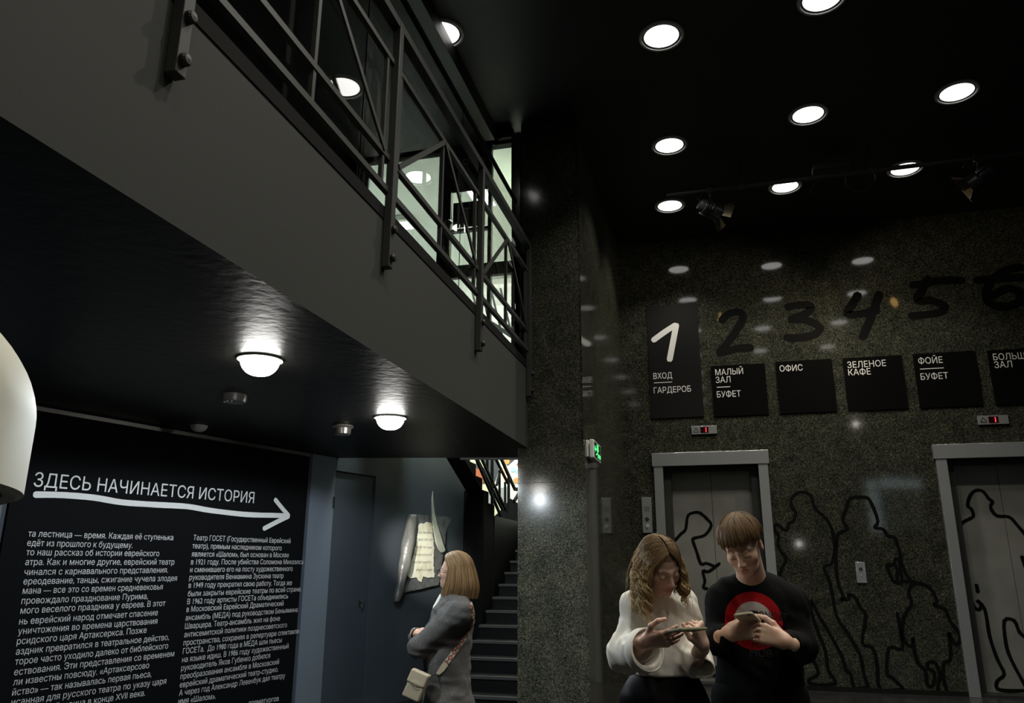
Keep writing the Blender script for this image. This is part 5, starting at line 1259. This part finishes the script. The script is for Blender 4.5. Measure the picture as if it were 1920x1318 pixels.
    bracelet.build('bracelet', m_black_leather, pn)
    return pn, hd, coat
man, man_head = build_man()
blonde, blonde_head = build_blonde()
lady, lady_head, coat = build_coat_woman()
phone('smartphone', tuple(J(1402, 1159, 3.31)), (-.27, -.94, .27), (-.10, .27, .96), .148, .072, .009, 'phone in a pale case held in both hands by the man in black', mat('pale_beige_phone_case', (.50, .46, .32), .4))
phone('smartphone', tuple(J(1289, 1181, 3.01)), (.62, .78, -.02), (-.10, .16, .97), .146, .070, .009, 'phone in an olive case held by the woman in white', mat('olive_phone_case', (.22, .22, .13), .5))

# ------------------------------------------------------------------ handbag of the coat woman
Yb = 4.76
tl, tr_, br, bl_ = (J(776, 1251, Yb), J(806, 1268, Yb), J(786, 1318, Yb), J(758, 1303, Yb))
hb_ = empty('handbag', tuple((tl+br)/2), 'small beige leather crossbody bag on a patterned strap at the coat woman\'s hip', 'handbag')
ux = (tr_-tl); wx = np.linalg.norm(ux); ux = ux/wx; uz = tl-bl_; hz_ = np.linalg.norm(uz); uz = uz/hz_; uy = np.cross(uz, ux); Rb = np.stack([ux, uy, uz], 1).astype(np.float32); cb_ = (tl+tr_+br+bl_)/4
m_bag = mat('beige_leather', (.40, .35, .25), .5, bump=(260, .3, .001))
Fb = Fld().box(cb_, (wx/2, .026, hz_/2), Rb, .012); finish(Fb, cb_-.17, cb_+.17, .003, 'bag_body', m_bag, hb_)
Ff = Fld().box(cb_+uz*hz_*.27, (wx/2+.003, .032, hz_*.25), Rb, .012).ell(cb_+uz*hz_*.07-uy*.0, (wx*.50, .031, hz_*.20), Rb, .01).plane(cb_+uz*hz_*.27+(uy if uy[1] > 0 else -uy)*.004, (uy if uy[1] > 0 else -uy))
finish(Ff, cb_-.17, cb_+.19, .003, 'flap', mat('beige_leather_flap', (.46, .40, .29), .48), hb_)
nb_ = -uy if uy[1] > 0 else uy
lb_ = MB(); cc = cb_+uz*hz_*.02+nb_*.0335
lb_.tube([cc+ux*.026*math.cos(a)+uz*.011*math.sin(a) for a in np.linspace(0, 2*math.pi, 24)], .0012, 5, caps=False); lb_.build('stamped_oval', mat('brown_stamp', (.16, .11, .07), .6), hb_)
bvc = bvh_of(coat)
def on_coat(x, y, lift):
    d = Vector(ray(x, y)).normalized(); h_ = bvc.ray_cast(CAMO, d)
    p = h_[0] if h_[0] is not None else P(1, 4.85, x, y); return np.array(p-d*lift, float)
def ribbon(mb, pts, w_, th=.003, mi=0, wide=None):
    pts = [Vector(p) for p in pts]; vs, fs = [], []
    for i, p in enumerate(pts):
        t = (pts[min(i+1, len(pts)-1)]-pts[max(i-1, 0)]).normalized(); vd = (p-CAMO).normalized(); s = t.cross(vd).normalized(); n = s.cross(t); ww_ = (w_[i] if isinstance(w_, list) else w_)/2
        vs += [p-s*ww_, p+s*ww_, p+s*ww_+n*th, p-s*ww_+n*th]
    for i in range(len(pts)-1):
        for k_ in range(4): fs.append((4*i+k_, 4*i+(k_+1) % 4, 4*i+4+(k_+1) % 4, 4*i+4+k_))
    m_ = len(pts)-1; fs += [(0, 3, 2, 1), (4*m_, 4*m_+1, 4*m_+2, 4*m_+3)]; return mb.add(vs, fs, mi)
sp_px = catmull([(832, 1249), (845, 1232), (858, 1214), (870, 1196), (879, 1178), (884, 1160), (885, 1145), (880, 1130)], 6)
spts = [on_coat(q[0], q[1], .006) for q in sp_px]
for _ in range(3): spts = [spts[0]]+[(spts[i-1]+spts[i]*2+spts[i+1])/4 for i in range(1, len(spts)-1)]+[spts[-1]]
m_st = mat('patterned_strap', (.3, .26, .2), .8); nt, lk, b = nodes(m_st)
at = nt.new('ShaderNodeAttribute'); at.attribute_name = 'pattern'; rp = ramp(nt, [(0, (.30, .27, .20)), (.25, (.06, .03, .025)), (.45, (.27, .06, .035)), (.8, (.26, .18, .13))]); rp.color_ramp.interpolation = 'CONSTANT'; lk.new(at.outputs['Fac'], rp.inputs['Fac']); lk.new(rp.outputs['Color'], b.inputs['Base Color'])
# woven diamonds: a fine grid of the strap carrying the pattern value
fine = catmull(spts, 6); NW = 11; vs, fs, pv = [], [], []; acc = 0.0; W_S = .032
for i, p in enumerate(fine):
    p = Vector(p); t = (Vector(fine[min(i+1, len(fine)-1)])-Vector(fine[max(i-1, 0)])).normalized(); s = t.cross((p-CAMO).normalized()).normalized()
    if i: acc += (p-Vector(fine[i-1])).length
    for k_ in range(NW):
        v_ = k_/(NW-1)*2-1; vs.append(tuple(p+s*v_*W_S/2)); dd = abs(((acc/.042) % 1)*2-1)+abs(v_)*.85
        pv.append(.1 if abs(v_) > .85 else (.9 if dd < .42 else (.5 if dd < .62 else (.3 if dd < .80 else (.5 if dd < 1.05 else .1)))))
for i in range(len(fine)-1):
    for k_ in range(NW-1): fs.append((i*NW+k_, i*NW+k_+1, (i+1)*NW+k_+1, (i+1)*NW+k_))
so = MB().add(vs, fs).build('strap', m_st, hb_, smooth='all'); add_attr(so.data, 'pattern', pv); sd = so.modifiers.new('thickness', 'SOLIDIFY'); sd.thickness = .003; sd.offset = 0
tb_pts = [on_coat(x, y, .010) for x, y in ((836, 1244), (828, 1255), (820, 1264))]
ribbon(MB(), tb_pts, [.036, .034, .020], .004).build('strap_tab', m_bag, hb_)
ck = MB(); ck.tube([tb_pts[-1], tb_pts[-1]*.5+(tr_+nb_*.01)*.5, tr_+nb_*.01-uz*.01], .004, 8); ck.lathe([(.006, -.003), (.009, 0), (.006, .003)], tuple(tb_pts[-1]), 12).build('clasp', M['chrome'], hb_)
